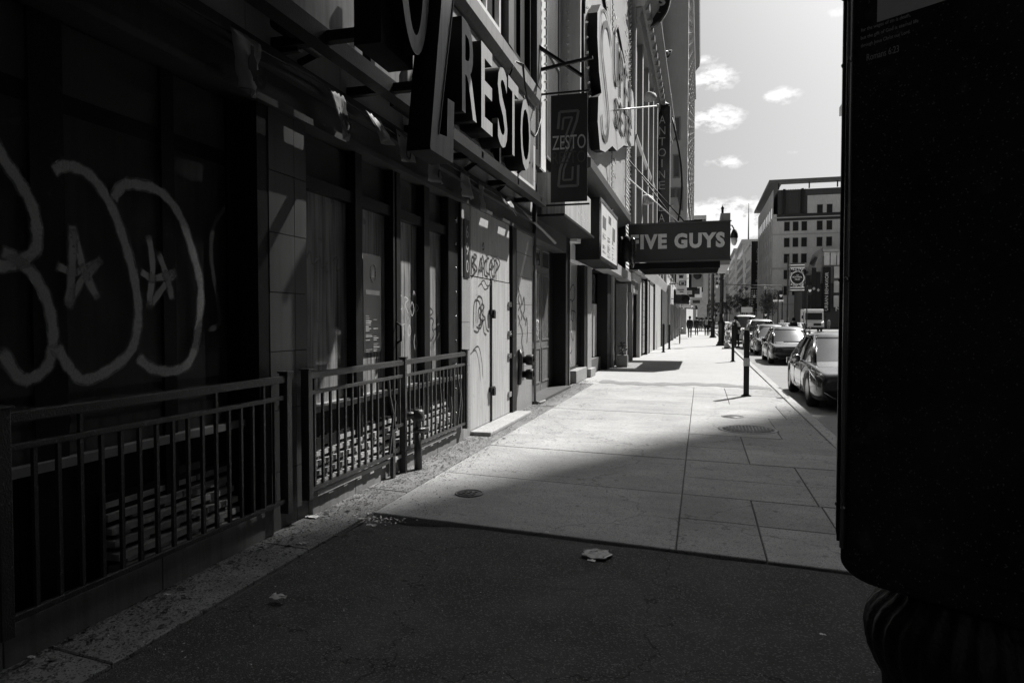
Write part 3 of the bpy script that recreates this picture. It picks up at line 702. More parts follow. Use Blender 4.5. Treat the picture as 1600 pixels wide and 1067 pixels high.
# O : elliptical ring, its lower part dips into view
def ring_poly(cy, cz, a, b, n=40): return [(cy+a*math.cos(2*math.pi*i/n), cz+b*math.sin(2*math.pi*i/n)) for i in range(n)]
def ring_solid(mb, cy, cz, ao, bo, ai, bi, x0, x1, n=48, mi=0, ms=1):
    o = len(mb.v); vs = []
    for i in range(n):
        c_, s = math.cos(2*math.pi*i/n), math.sin(2*math.pi*i/n)
        vs += [(x1, cy+ao*c_, cz+bo*s), (x1, cy+ai*c_, cz+bi*s), (x0, cy+ao*c_, cz+bo*s), (x0, cy+ai*c_, cz+bi*s)]
    f1 = []; f2 = []
    for i in range(n):
        a, b_ = i*4, ((i+1) % n)*4
        f1.append((a, b_, b_+1, a+1)); f2 += [(a+2, b_+2, b_, a), (a+1, b_+1, b_+3, a+3), (a+2, a+3, b_+3, b_+2)]
    mb.add(vs, f1, mi); mb.add(vs, f2, ms); return mb
ring_solid(MB(), 4.38, 4.02, .26, .70, .15, .57, -1.98, -1.90).build('channel_letter', [signface, matte], bs)
# Z : slanted stroke, foot and upturned serif; white outline face on a deep black body
zf = [(4.49,2.72),(4.50,2.70),(4.95,2.70),(4.98,3.17),(4.84,3.16),(4.82,2.87),(4.66,2.85),(4.97,3.98),(5.20,5.4),(5.04,5.4)]
MB().prism(zf, (-2.02,0,0), XR, XU, (.18,0,0), 0, 1).build('channel_letter', [signface, matte], bs)
MB().prism([(4.64,2.84),(4.655,2.84),(4.99,4.0),(5.21,5.4),(5.19,5.4),(4.97,4.0)], (-1.84,0,0), XR, XU, (.006,0,0)).build('edge_line', blackm, bs)
# cable and pennants hanging from the lintel
pc = MB().tube([(-2.80, -1+.8*i, 3.31-.05*abs(math.sin(i*.9))) for i in range(17)], .008, 5).build('cable', blackm, None)
tag(pc, 'thin black cable strung along the lintel above the storefront', 'cable')
pl = [(3.62, .30, .36, 'widest pennant, bottle and round logo print, far left'), (4.78, .24, .34, 'twisted pennant over the pilaster between the storefront bays'), (5.35, .26, .26, 'pennant blown up and lit over the second bay'),
      (5.95, .26, .26, 'pennant hanging over the mullion with the door handle'), (6.75, .3, .32, 'pennant with round print below the foot of the big Z'), (7.75, .34, .30, 'pennant beside the top of the 690 plate'), (8.45, .22, .38, 'narrow pennant over the plywood door'), (9.45, .55, .22, 'crumpled bright sunlit pennant at the end of the sign')]
for i, (y_, w_, h_, lb) in enumerate(pl):
    rr = random.Random(i+3); vs = []; n = 8; bright = i == 7
    for a in range(n+1):
        for b_ in range(n+1):
            u_, v_ = a/n, b_/n
            tw = rr.uniform(-.01, .01)
            vs.append((-2.79+.05*math.sin(u_*5+i)*v_+(.14*v_ if i in (2, 7) else .03*v_)+tw, y_+w_*u_*(1-.25*v_)+.10*v_*(1 if i % 2 else .3), 3.30-h_*v_-(.06*math.sin(u_*6) if bright else 0)))
    fs = [(a*(n+1)+b_, (a+1)*(n+1)+b_, (a+1)*(n+1)+b_+1, a*(n+1)+b_+1) for a in range(n) for b_ in range(n)]
    p = MB().add(vs, fs, 0, True).build('pennant', pennant_m, None)
    sm = p.modifiers.new('solid', 'SOLIDIFY'); sm.thickness = .0015
    tag(p, lb, 'pennant', 'tattered pennants along the lintel')
    if i in (0, 1, 3, 4):
        cy = y_+w_*.55+.05
        prn = MB(); ring_solid(prn, cy, 3.30-h_*.72, .06, .06, .035, .035, -2.742, -2.739, 20, 0, 0)
        if i < 2: prn.prism([(y_+.1,3.30-h_*.8),(y_+.18,3.30-h_*.8),(y_+.18,3.30-h_*.45),(y_+.155,3.30-h_*.35),(y_+.155,3.30-h_*.2),(y_+.125,3.30-h_*.2),(y_+.125,3.30-h_*.35),(y_+.1,3.30-h_*.45)], (-2.74,0,0), XR, XU, (.002,0,0))
        prn.build('print', inkm, p, local=False)
fl = thing('floodlight', 'long black floodlight above the first pilaster', 'floodlight', (-2.75, 4.1, 3.3))
MB().tube([(-2.72, 4.0, 3.48), (-2.72, 4.5, 3.48)], .06, 12).build('housing', blackm, fl); MB().box(-2.89, -2.7, 4.2, 4.25, 3.36, 3.44).build('bracket', blackm, fl)

# ============================================================ ZESTO BANNER
zb = thing('zesto_banner', 'black hanging banner with a large outlined Z and the word ZESTO', 'banner', (-2.3, 12.1, 4.6))
MB().box(-2.63, -1.97, 12.095, 12.105, 3.62, 5.52).build('cloth', M('black banner cloth', .022, .2, 3, .75, .2, 12), zb)
for z in (3.57, 5.56): MB().bar((-2.93, 12.1, z), (-1.93, 12.1, z), .03).build('rod', blackm, zb)
zg = M('grey banner print', .13, .1, 3, .7); zw = M('white banner print', .42, .1, 3, .7); zd = M('dark banner print', .05, .1, 3, .7)
def zband(mb, P, w): 
    for a, c in zip(P, P[1:]): mb.bar((a[0], 12.092, a[1]), (c[0], 12.092, c[1]), w, .003, up=(0,1,0))
q = MB(); P = [(-2.50, 4.92), (-2.47, 5.22), (-2.13, 5.22), (-2.16, 5.05), (-2.46, 4.2), (-2.49, 3.90), (-2.14, 3.90), (-2.13, 4.26)]
zband(q, P, .045); q.build('outlined_letter', zg, zb)
q = MB(); P = [(-2.42, 4.92), (-2.38, 5.12), (-2.26, 5.12), (-2.54, 4.35)][:3]; zband(q, [(-2.42, 4.90), (-2.40, 5.11), (-2.24, 5.11), (-2.42, 4.62)], .035); zband(q, [(-2.22, 4.62), (-2.39, 4.2), (-2.41, 4.01), (-2.24, 4.01), (-2.23, 4.24)], .035); q.build('outlined_letter', zg, zb)
text('ZESTO', 'lettering', zw, zb, (-2.60, 12.086, 4.55), YR, XU, .6, .25, .003)
text('RESTO', 'lettering', zd, zb, (-2.60, 12.088, 4.30), YR, XU, .6, .22, .003)
sb = thing('sign_bracket', 'pair of dark rods projecting above the hanging banner', 'bracket', (-2.9, 11.9, 6.2))
MB().bar((-2.9, 11.7, 6.35), (-2.15, 12.6, 6.0), .05).build('rod', blackm, sb); MB().bar((-2.9, 12.0, 5.95), (-1.85, 11.9, 6.05), .05).build('rod', blackm, sb)
cb = MB().tube([(-2.85+.0*i, 11.0+.16*i, 5.2-.5*math.sin(i*math.pi/8)) for i in range(9)], .012, 6).tube([(-2.85, 10.0, 5.1), (-2.8, 10.3, 5.5), (-2.78, 10.7, 5.6), (-2.8, 10.9, 5.3), (-2.82, 11.2, 5.1)], .012, 6).build('loose_wire', blackm, None)
tag(cb, 'loose dark wires looping at the end of the cornice', 'wire')
# round-bottomed sign hung over the walk, just above the picture; its shade falls on the first pane
ds = thing('hanging_sign', 'round-bottomed black hanging sign high over the sidewalk, near the top edge', 'sign', (-.6, 9.1, 6.5))
q = [(-.6+.33*math.cos(math.pi+math.pi*i/20), 6.36+.33*math.sin(math.pi+math.pi*i/20)) for i in range(21)]+[(-.27, 7.5), (-1.5, 7.5), (-1.25, 6.9)]
MB().prism(q, (0, 9.06, 0), YR, XU, (0, .09, 0)).build('board', matte, ds)
MB().bar((-.2, 9.1, 7.56), (-2.9, 9.1, 7.56), .06).bar((-1.0, 9.1, 7.56), (-2.9, 9.1, 8.4), .04).build('arm', blackm, ds)
# ============================================================ CABARET BUILDING (white corrugated)
cbn = thing('cabaret_building', 'white corrugated club building strung with light bulbs', 'building', (-3.2, 19, 0))
b = MB(); b.box(-14, -3.55, YE+.01, 25.6, 0, 15.5); b.box(-3.55, -2.62, 15.0, 25.6, 5.2, 15.5); b.box(-3.55, -3.02, YE+.01, 15.0, 3.4, 15.5)
b.box(-3.55, -2.95, 19.6, 25.6, 2.95, 5.2); b.box(-3.55, -2.95, 15.0, 19.6, 3.1, 5.2)
b.build('wall', darkwall, cbn)
# corrugated cladding: vertical ribs
def ribs(x, y0, y1, z0, z1, name='corrugated_sheet', step=.11, par=cbn, m=corr):
    mb = MB(); n = int(round((y1-y0)/step)); st = (y1-y0)/n; vs = []
    prof = [(0, 0), (.46, 0), (.5, .004), (.96, .004)]
    P = [(y0+st*(i+a), x+d) for i in range(n) for a, d in prof]+[(y1, x)]
    for y, xx in P: vs += [(xx, y, z0), (xx, y, z1)]
    mb.add(vs, [(2*i, 2*i+2, 2*i+3, 2*i+1) for i in range(len(P)-1)])
    return mb.build(name, m, par, fix=False)
for y0 in (15.0, 17.65, 20.3, 22.95):
    for z0, z1 in ((5.2, 10.3), (10.32, 15.5)): ribs(-2.612, y0+.003, y0+2.644, z0, z1)
ribs(-3.01, 14.45, 14.99, 4.4, 15.5)
MB().box(-3.0, -2.96, 12.75, 13.15, 4.4, 15.5).build('white_trim', white, cbn); MB().box(-3.0, -2.96, 14.4, 14.5, 4.4, 15.5).build('white_trim', white, cbn)
MB().box(-3.01, -2.60, 14.97, 15.02, 4.4, 15.5).build('corner_trim', white, cbn)
MB().box(-3.01, -2.94, 12.05, 12.25, 5.6, 15.5).build('white_trim', white, cbn)
MB().box(-3.02, -2.99, 12.25, 12.75, 4.4, 15.5).build('black_recess', under, cbn)
for z0, z1 in ((4.75, 6.75), (6.82, 9.5), (9.6, 12.5)):
    w = MB().box(-2.99, -2.965, 13.18, 14.37, z0, z1).build('shutter_window', M('meshed window panel', .11, .2, 3, .35, .3, 200, streak=.4, coat=.3), cbn)
    MB().box(-2.97, -2.94, 13.16, 14.39, z0-.05, z0).box(-2.97, -2.94, 13.15, 13.19, z0, z1).box(-2.97, -2.94, 14.36, 14.4, z0, z1).build('frame', M('window frame grey', .2, .2, 4, .5), w)
# bulb strings
bulb = MB().lathe([(.004, -.01), (.022, .0), (.03, .025), (.018, .05), (.004, .055)], (0,0,0), 8, axis='x')
bulbs = []
for (y, x) in ((25.45, -2.58), (25.2, -2.58), (20.2, -2.57)):
    z = 4.6
    while z < 13: bulbs.append((x, y, z)); z += .16
for i in range(46):                                     # oval of bulbs round the script sign
    a = 2*math.pi*i/46; bulbs.append((-2.56, 17.4+2.6*math.cos(a)*.75, 8.2+2.4*math.sin(a)))
for (y, x) in ((12.15, -2.9), (12.85, -2.93), (14.95, -2.9)):
    z = 5.7
    while z < 11: bulbs.append((x, y, z)); z += .17
for i in range(60): bulbs.append((-2.56, 15.1+.17*i, 5.28))
kept = bulbs[:298]
bme = None
for i, p in enumerate(kept):
    if bme is None:
        o = bulb.build('bulb', bulb_m, cbn, local=True); bme = o.data; o.location = Vector(p)-WL(cbn)
    else: shared('bulb', bme, cbn, p)
mb = MB()
for p in bulbs[298:]: mb.box(p[0], p[0]+.05, p[1]-.02, p[1]+.02, p[2]-.02, p[2]+.02)
if mb.v: o = mb.build('bulbs', bulb_m, cbn); o['kind'] = 'stuff'
rr = random.Random(2)
wires = MB()
for y in (25.3, 24.6, 23.6, 20.6):
    for k in range(14):
        z = 4.6+.6*k+rr.uniform(-.1, .1); wires.tube([(-2.57, y, z), (-2.53, y+.2, z-.12), (-2.56, y+.45, z+.1)], .008, 4)
for y, x in ((25.45, -2.57), (20.2, -2.565), (12.15, -2.9)): wires.tube([(x, y, 4.6+.4*k+0*k) for k in range(20)], .012, 4)
wires.build('bulb_wiring', blackm, cbn)
mb = MB()                                                # clapboard strip beside the marquee
for k in range(40):
    z = 2.95+.14*k
    if z < 8.6: MB().prism([(-2.60, z), (-2.565, z+.01), (-2.60, z+.135)], (0, 24.3, 0), (1,0,0), (0,0,1), (0, 1.28, 0)).build('lap_board', white, cbn)
MB().prism([(-3.0, 5.19), (-2.35, 5.05), (-2.35, 4.85), (-3.0, 4.6)], (0, 14.9, 0), (1,0,0), (0,0,1), (0, 8.9, 0)).build('canopy_soffit', M('dark sheet soffit', .05, .3, 3, .6, .2, 20, streak=.3), cbn)
# ground floor of the club: door recess
MB().box(-3.42, -2.91, 14.98, 15.36, 0, 3.36).build('pier', frame_m, cbn)
MB().box(-2.91, -2.885, 15.30, 15.37, 0, 3.36).build('corner_bead', chrome, cbn)
MB().box(-3.55, -2.86, 11.9, 15.36, 3.38, 3.58).build('door_lintel', stone_d, cbn)
dm = M('grey painted door', .16, .2, 3, .5, .15, 40, streak=.3)
for y0, y1 in ((11.9, 13.02), (13.05, 13.78), (13.80, 14.62)):
    d = MB().box(-3.26, -3.21, y0, y1, .05, 3.0).build('door_leaf', dm, cbn)
    fr = MB()
    for z0, z1 in ((.25, .92), (1.12, 2.44), (2.62, 2.94)):
        fr.box(-3.21, -3.195, y0+.1, y1-.1, z0-.03, z0).box(-3.21, -3.195, y0+.1, y1-.1, z1, z1+.03).box(-3.21, -3.195, y0+.07, y0+.1, z0-.03, z1+.03).box(-3.21, -3.195, y1-.1, y1-.07, z0-.03, z1+.03)
    fr.build('moulding', dm, d)
    MB().box(-3.213, -3.206, y0+.1, y1-.1, 1.12, 2.44).build('pane', M('streaked door glass', .22, .35, 1.5, .2, .1, 20, streak=.5, coat=.6), d)
    MB().box(-3.213, -3.206, y0+.1, y1-.1, 2.62, 2.94).build('pane', glassm, d)
MB().box(-3.28, -3.2, 14.62, 14.98, 0, 3.38).build('door_jamb', frame_m, cbn)
MB().box(-3.3, -2.9, 11.9, 14.98, 3.0, 3.38).build('door_head', stone_d, cbn); MB().box(-3.3, -2.80, 11.86, 15.0, -.02, .05).build('door_step', stone_d, cbn)
for pts in ([(13.1,1.9),(13.3,2.1),(13.5,1.8),(13.8,2.0),(14.0,1.7)], [(13.1,1.5),(13.6,1.3),(14.2,1.6)]): ribbon(pts, .05, (-3.19,0,0), XR, XU, 'graffiti', spray_faint, cbn)
dp = MB().tube([(-2.87, 11.88, .0), (-2.87, 11.88, 3.3)], .025, 8).tube([(-2.87, 11.88, .05), (-2.8, 11.95, .02), (-2.78, 12.3, .02)], .025, 8).build('conduit', M('grey conduit', .2, .2, 5, .5), None)
tag(dp, 'grey conduit running down beside the paneled door', 'pipe')
MB().tube([(-2.85, 10.9, 3.3), (-2.8, 12.2, 3.15), (-2.82, 13.4, 3.05)], .03, 8).build('cable_duct', M('grey conduit', .2, .2, 5, .5), cbn)
# storefront B and C
MB().box(-3.42, -3.25, 15.36, 25.6, 0, 3.1).build('shop_wall', M('brown shop backing', .06, .3, 2, .8), cbn)
MB().box(-3.25, -2.92, 15.37, 19.0, 2.93, 3.3).build('shop_head', white, cbn)
MB().box(-3.25, -2.86, 16.05, 17.6, .0, .30).build('stall_riser', pil_gran, cbn, bevel=.01)
w = MB().box(-3.12, -3.10, 16.05, 17.45, .3, 2.93).build('shop_window', M('dusty lit shop glass', .38, .25, 1.3, .3, .1, 20, streak=.3, coat=.6), cbn)
MB().box(-3.13, -3.05, 15.98, 16.05, .0, 2.93).box(-3.13, -3.05, 17.45, 17.52, .3, 2.93).box(-3.13, -3.05, 16.05, 17.45, .3, .36).build('frame', frame_m, w)
pos_ = MB().box(-3.10, -3.097, 16.25, 16.6, 2.5, 2.85).box(-3.10, -3.097, 16.4, 16.75, 1.2, 1.5).build('notice', paper, w)
for pts in ([(16.3,1.6),(16.5,2.0),(16.8,1.9),(16.6,1.6),(16.9,1.5),(17.0,1.9)], [(16.4,2.2),(16.9,2.4),(17.1,2.1),(16.6,1.95)], [(16.5,1.3),(16.9,1.0),(17.1,1.35)], [(16.3,1.0),(16.5,.7),(16.8,.8)], [(16.6,1.75),(17.2,1.7),(17.3,1.4)]):
    ribbon(pts, .04, (-3.097,0,0), XR, XU, 'graffiti', spray_k, cbn)
for pts in ([(16.35,1.75),(16.5,1.5),(16.75,1.65),(16.95,1.4)], [(16.3,2.1),(16.55,1.9),(16.85,2.2)]): ribbon(pts, .03, (-3.096,0,0), XR, XU, 'graffiti', spray_l, cbn)
MB().box(-3.25, -2.92, 17.55, 17.95, .0, 2.93).build('shop_pier', frame_m, cbn)
MB().box(-3.25, -2.90, 17.95, 18.65, .0, 2.93).build('shop_pier', pil_gran, cbn)
MB().box(-2.95, -2.80, 17.9, 18.75, .0, .22).build('pier_base', pil_gran, cbn, bevel=.01)
w = MB().box(-3.16, -3.14, 18.7, 20.9, .42, 2.9).build('shop_window', M('mid dusty shop glass', .16, .25, 1.3, .2, .1, 20, streak=.3, coat=.8), cbn)
MB().box(-3.14, -3.1, 20.3, 20.9, .42, 2.0).build('white_blind', curtain, w)
MB().box(-3.2, -2.98, 18.7, 21.3, .0, .40).build('stall_riser', M('painted riser', .12, .3, 3, .6), cbn)
MB().box(-3.1, -2.78, 21.0, 22.2, .0, 2.93).build('shop_pier', frame_m, cbn)
MB().box(-2.80, -2.72, 21.9, 22.25, .0, 2.93).build('shop_pier_strip', limes2, cbn)
MB().box(-3.2, -2.80, 22.3, 23.3, .0, 2.93).build('dark_doorway', under, cbn)
MB().box(-2.85, -2.45, 23.35, 23.75, .0, 2.75).build('shop_pier', pil_gran, cbn)
MB().box(-2.9, -2.5, 19.1, 25.6, 2.94, 3.25).build('fascia', M('pale patched fascia', .34, .2, 2, .7, .2, 30), cbn)
# small awning-like sign box (Resto Bar)
aw = thing('sloping_shop_sign', 'pale sloping awning sign with scuffed lettering over the entrance', 'sign', (-2.6, 13.6, 3.5))
MB().box(-2.95, -2.42, 12.35, 15.35, 3.42, 4.22).build('sign_box', M('scuffed white sign', .6, .1, 2, .5, .1, 30, streak=.35, spots=.4, spot_scale=14, spot_val=.25), aw)
MB().box(-2.98, -2.36, 12.0, 15.5, 3.36, 3.405).build('soffit', blackm, aw)
rr = random.Random(12); q = MB()
for i in range(26): y_, z_ = rr.uniform(14.0, 15.2), rr.uniform(3.45, 3.8); q.box(-2.42, -2.417, y_, y_+rr.uniform(.02, .10), z_, z_+rr.uniform(.01, .05))
q.prism([(13.5,4.15),(13.62,4.15),(13.72,3.7),(13.86,3.66),(13.84,3.78),(13.78,3.8),(13.66,4.1)], (-2.42,0,0), XR, XU, (.003,0,0)); q.build('scuffed_print', white, aw)
MB().prism([(-2.92, 3.3), (-2.74, 3.3), (-2.70, 3.9), (-2.60, 4.4), (-2.92, 4.6)], (0, 15.4, 0), (1,0,0), (0,0,1), (0, .5, 0)).build('curved_bracket', white, aw)
# lightbox with menu
lb = thing('menu_lightbox', 'tall white lightbox with small dark pictures above the shop', 'sign', (-2.5, 18, 3.6))
MB().box(-2.92, -2.34, 16.2, 19.6, 2.95, 4.42).build('box', blackm, lb)
MB().box(-2.34, -2.325, 16.3, 19.5, 3.04, 4.34).build('face', white, lb)
MB().box(-2.345, -2.31, 16.2, 16.3, 2.95, 4.42).box(-2.345, -2.31, 19.5, 19.6, 2.95, 4.42).box(-2.345, -2.31, 16.3, 19.5, 4.34, 4.42).box(-2.345, -2.31, 16.3, 19.5, 2.95, 3.04).build('frame', chrome, lb)
for y0, z0, w_, h_ in ((16.6, 3.75, .6, .3), (17.7, 4.0, .5, .2), (18.5, 3.65, .55, .35)): MB().box(-2.325, -2.322, y0, y0+w_, z0, z0+h_).build('picture', M('dark print', .14, .4, 9, .6), lb)
rr = random.Random(8); q = MB()
for i in range(26):
    for y0 in (16.6, 17.5, 18.4):
        if rr.random() < .5: z = 3.62-.02*i; q.box(-2.325, -2.322, y0, y0+rr.uniform(.2, .6), z, z+.008)
q.build('fine_print', greytext, lb)
# script sign
ss = thing('script_sign', 'cream curved sign with oversize script S reading SUPER SEXE', 'sign', (-2.5, 20, 7.5))
P = [(15.8,8.55),(16.3,8.95),(17.4,9.25),(18.6,9.2),(20.8,9.5),(22.5,9.2),(24.2,9.4),(24.7,9.0),(24.7,7.7),(23.2,7.3),(21.4,6.9),(19.6,6.3),(18.6,6.2),(17.2,5.7),(16.3,5.55),(15.9,6.1),(16.0,6.7),(16.5,6.95),(16.1,7.3),(15.8,8.0)]
MB().prism([(a, b) for a, b in P], (-2.57,0,0), XR, XU, (.22,0,0), 0, 1).build('sign_body', [M('cream sign face', .5, .1, 2, .4, .05, 20, streak=.2, coat=.3), matte], ss)
MB().tube([(-2.585, 17.6+2.35*math.cos(a_/24*math.pi), 8.3+1.9*math.sin(a_/24*math.pi)) for a_ in range(25)], .045, 6).tube([(-2.585, 15.2, 5.4), (-2.585, 15.25, 8.3)], .04, 6).tube([(-2.585, 20.3, 9.7), (-2.585, 21.5, 10.6), (-2.585, 23.5, 10.2), (-2.585, 25.0, 11.2)], .035, 6).build('arch_trim', matte, ss)
ks = spray_mat('sign outline black', .015, 1.5)
def line(P, w, par, m=inkm, x=-2.326, name='lettering'):
    o = ribbon(P, w, (x,0,0), XR, XU, name, m, par, lift=.002, sub=8); return o
line([(18.1,8.7),(17.4,8.9),(16.6,8.5),(16.5,7.9),(17.2,7.3),(17.7,6.7),(17.4,6.1),(16.7,6.0),(16.4,6.4)], .16, ss)
line([(18.4,8.5),(17.5,9.1),(16.4,8.8),(16.25,7.8),(16.9,7.1),(17.4,6.6),(17.2,6.3)], .06, ss)
for ch, y0, w_ in (('U', 18.7, .9), ('P', 20.0, .9), ('E', 21.3, .8), ('R', 22.6, .9)): text(ch, 'lettering', [inkm], ss, (-2.31, y0, 7.95), XR, XU, w_, 1.35, .02, bold=-.01)
for ch, y0, w_ in (('S', 18.9, .9), ('E', 20.1, .8), ('X', 21.3, .9), ('E', 22.5, .8)): text(ch, 'lettering', [inkm], ss, (-2.31, y0, 7.0+.12*(y0-20)), XR, XU, w_, .8, .02, bold=-.01)
fp = MB().tube([(-2.62, 15.6, 6.62), (-.55, 15.2, 7.12)][::1], .018, 8).build('flagpole', chrome, None)
# pale pole slanting out over the walk
bpy.data.objects.remove(fp)
fp = thing('flagpole', 'pale slanting flagpole jutting from the club facade over the sidewalk', 'flagpole', (-2.6, 21, 7.8))
MB().tube([(-2.62, 18.0, 6.95), (-1.38, 21.8, 8.15)], [.03, .02], 10).build('pole', M('pale pole', .5, .1, 5, .35), fp)
MB().lathe([(.01, -.05), (.045, -.03), (.05, 0), (.045, .03), (.01, .05)], (-1.37, 21.83, 8.17), 12).build('finial', M('pale pole', .5, .1, 5, .35), fp)
# club ground floor end, lantern and door
ln = thing('hanging_emblem', 'black lumpy hanging emblem with shiny rim beside the marquee', 'sign', (-2.2, 23.4, 3.9))
q = MB(); rr = random.Random(6)
for i in range(26):
    a = rr.uniform(0, 6.28); q.tube([(-2.42+.02*math.cos(a), 22.9+.12*rr.random(), 3.5+.8*rr.random()), (-2.45+.17*math.cos(a), 23.0+.1*rr.random(), 3.5+.8*rr.random()+.1)], [.05, .012], 6)
q.lathe([(.05, 3.45), (.15, 3.55), (.18, 3.9), (.15, 4.2), (.06, 4.3)], (-2.42, 23.0, 0), 12); q.build('emblem', blackm, ln)
MB().lathe([(.02, 3.2), (.10, 3.4), (.12, 3.75), (.10, 4.1), (.04, 4.2)], (-2.22, 23.0, .05), 12).build('shiny_rim', M('shiny black enamel', .03, .3, 9, .12, .2, 20, coat=1), ln)

# ============================================================ MARQUEE
mq = thing('marquee', 'dark projecting restaurant marquee lettered FIVE GUYS over the sidewalk', 'marquee', (-1, 26, 3.5))
pm = M('marquee panel enamel', .045, .15, 2, .45, .03, 20)
MB().box(-2.48, .92, 24.2, 24.42, 3.56, 4.84).build('front_panel', pm, mq)
MB().box(-2.48, .95, 24.16, 24.2, 3.52, 3.57).box(-2.48, .95, 24.16, 24.2, 4.83, 4.87).build('trim', M('dark trim', .09, .2, 4, .4), mq)
text('FIVE GUYS', 'lettering', white, mq, (-2.40, 24.17, 3.97), YR, XU, 3.14, .52, .03, bold=.05, space=1.16)
MB().box(.60, .92, 24.42, 28.9, 3.40, 5.15).build('side_panel', M('pale side box', .4, .12, 2, .6), mq)
MB().box(-2.48, .60, 28.7, 28.9, 3.40, 4.84).build('rear_panel', pm, mq)
for i in range(9): MB().box(-2.48, .60, 24.9+.42*i, 24.94+.42*i, 3.40, 3.52).build('soffit_slat', matte, mq)
MB().box(-.35, .60, 24.43, 28.69, 3.53, 3.56).build('soffit', matte, mq)
MB().box(-2.48, .6, 24.43, 24.5, 3.30, 3.52).build('soffit_beam', matte, mq)
for y in (24.4, 28.6):
    MB().tube([(-2.5, y-.1, 7.1+(0 if y < 26 else .4)), (-.55, y, 4.86)], .022, 6).build('stay_rod', blackm, mq)
MB().tube([(-2.5, 24.5, 6.5), (-.75, 24.4, 4.86)], .018, 6).build('stay_rod', white, mq)
MB().box(-.3, .0, 25.0, 25.3, 4.84, 5.05).build('junction_box', blackm, mq)

# ============================================================ BEYOND THE MARQUEE
def xf(y): return -2.45+.012*(y-26) if y < 78 else -1.65+.0045*(y-78)
# ---- ornate building y 25.7-47
vb = thing('ornate_stone_building', 'ornate three storey stone building with cornices beyond the club', 'building', (-5, 36, 0))
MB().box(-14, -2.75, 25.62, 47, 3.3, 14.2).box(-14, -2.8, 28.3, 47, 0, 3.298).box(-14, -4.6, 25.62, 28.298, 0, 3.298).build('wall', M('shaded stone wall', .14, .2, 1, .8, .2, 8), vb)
for i, y0 in enumerate((25.7, 28.3, 31.0, 33.7, 36.4, 39.1, 41.8, 44.5)):
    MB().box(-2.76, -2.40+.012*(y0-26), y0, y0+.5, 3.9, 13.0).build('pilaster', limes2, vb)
    for z0, z1 in ((4.6, 8.0), (8.6, 12.2)):
        w = MB().box(-2.745, -2.70, y0+.62, y0+2.5, z0, z1).build('window', M('window frame grey', .2, .2, 4, .5), vb)
        for k in range(2): MB().box(-2.70, -2.69, y0+.72+.88*k, y0+1.5+.88*k, z0+.1, z1-.1).build('pane', glassd, w)
for z0, z1, p in ((3.3, 3.9, .3), (8.1, 8.4, .15), (12.6, 13.0, .3), (13.0, 13.4, .55), (13.4, 13.9, .8), (13.9, 14.2, .6)):
    MB().prism([(-2.76, z0), (-2.5+p*.7, z0+.05), (-2.5+p, z1-.08), (-2.5+p, z1), (-2.76, z1)], (0, 25.8, 0), (1,0,0), (0,0,1), (0, 21.2, 0)).build('cornice', limes2 if p < .5 else limes, vb)
y = 26.2
while y < 46.5: MB().box(-2.5, -1.95, y, y+.28, 13.05, 13.38).build('bracket', limes2, vb); y += .95
for (z, y0) in ((10.9, 30.2), (6.3, 29.0)):
    MB().lathe([(.02, 0), (.22, .05), (.3, .2), (.24, .35), (.1, .42)], (-2.25, y0, z), 10, flute=6, fr=.12).build('carved_bracket', limes, vb)
# ground floor there: dark entrance, signboard, piers, black gap strips
MB().box(-2.75, -2.52, 25.65, 28.6, 2.55, 3.29).build('signboard', M('dusty signboard', .16, .3, 3, .7, .2, 20), vb)
for y_, w_ in ((26.2, .25), (26.6, 1.1), (27.8, .65)): MB().box(-2.52, -2.50, y_, y_+w_, 2.57, 2.72).build('pale_plate', white, vb)
for i in range(5): MB().box(-2.52, -2.44, 25.8+.55*i, 26.15+.55*i, 3.02, 3.28).build('fascia_lamp', white, vb)
MB().box(-2.62, -2.47, 25.66, 25.86, 0, 2.55).build('door_pier', limes2, vb)
MB().box(-4.59, -2.56, 28.2, 28.295, 0, 2.55).build('shade_reveal', under, vb)  # black sheet paints the unlit far jamb's shade into the opening
MB().box(-2.8, -2.42, 28.3, 28.9, 0, 3.3).build('door_pier', limes, vb)
MB().box(-2.8, -2.45, 28.9, 29.5, 0, 3.3).build('door_pier', under, vb)
for z in range(12):
    for k in range(2): MB().box(-2.5, -2.40, 29.52+k*.5, 30.0+k*.5, .1+.26*z, .345+.26*z).build('brick', brick_m, vb)
for y0 in (30.6, 32.0, 35.4, 40.3): MB().box(-2.5, -2.30, y0, y0+.22, 0, 3.4).build('gap_shade_strip', under, vb)  # black strips painted in for the shadowed gaps between panels and columns
for y0 in (30.95, 31.55): MB().box(-2.8, -2.33, y0, y0+.5, 0, 3.3).build('column', limes2, vb, bevel=.03)
MB().box(-2.55, -2.36, 32.3, 35.6, 0, 3.5).build('hoarding_panel', ply, vb)
MB().box(-2.55, -2.28, 35.6, 40.6, 0, 3.6).build('hoarding_panel', ply, vb)
MB().box(-2.8, -2.2, 40.6, 47, 0, 3.3).build('shopfront', darkpan, vb)
pt = thing('flower_planter', 'small dark potted shrub on a stone block by the club door', 'planter', (-2.45, 22.8, 0))
MB().box(-2.65, -2.30, 22.2, 22.55, 0, .38).build('stone_block', concrete, pt, bevel=.01)
q = MB(); rr = random.Random(9)
for i in range(120):
    a, z = rr.uniform(0, 6.28), rr.uniform(.38, .8); r_ = rr.uniform(0, .14*(1-abs(z-.58)/.35+.2)); c = Vector((-2.47+r_*math.cos(a), 22.38+r_*math.sin(a), z)); d = Vector((rr.uniform(-1,1), rr.uniform(-1,1), rr.uniform(-1,1)))*.035; e = d.cross(Vector((0,0,1)))
    q.add([c-d, c+e, c+d, c-e], [(0,1,2,3)])
q.build('foliage', leafm, pt, fix=False)
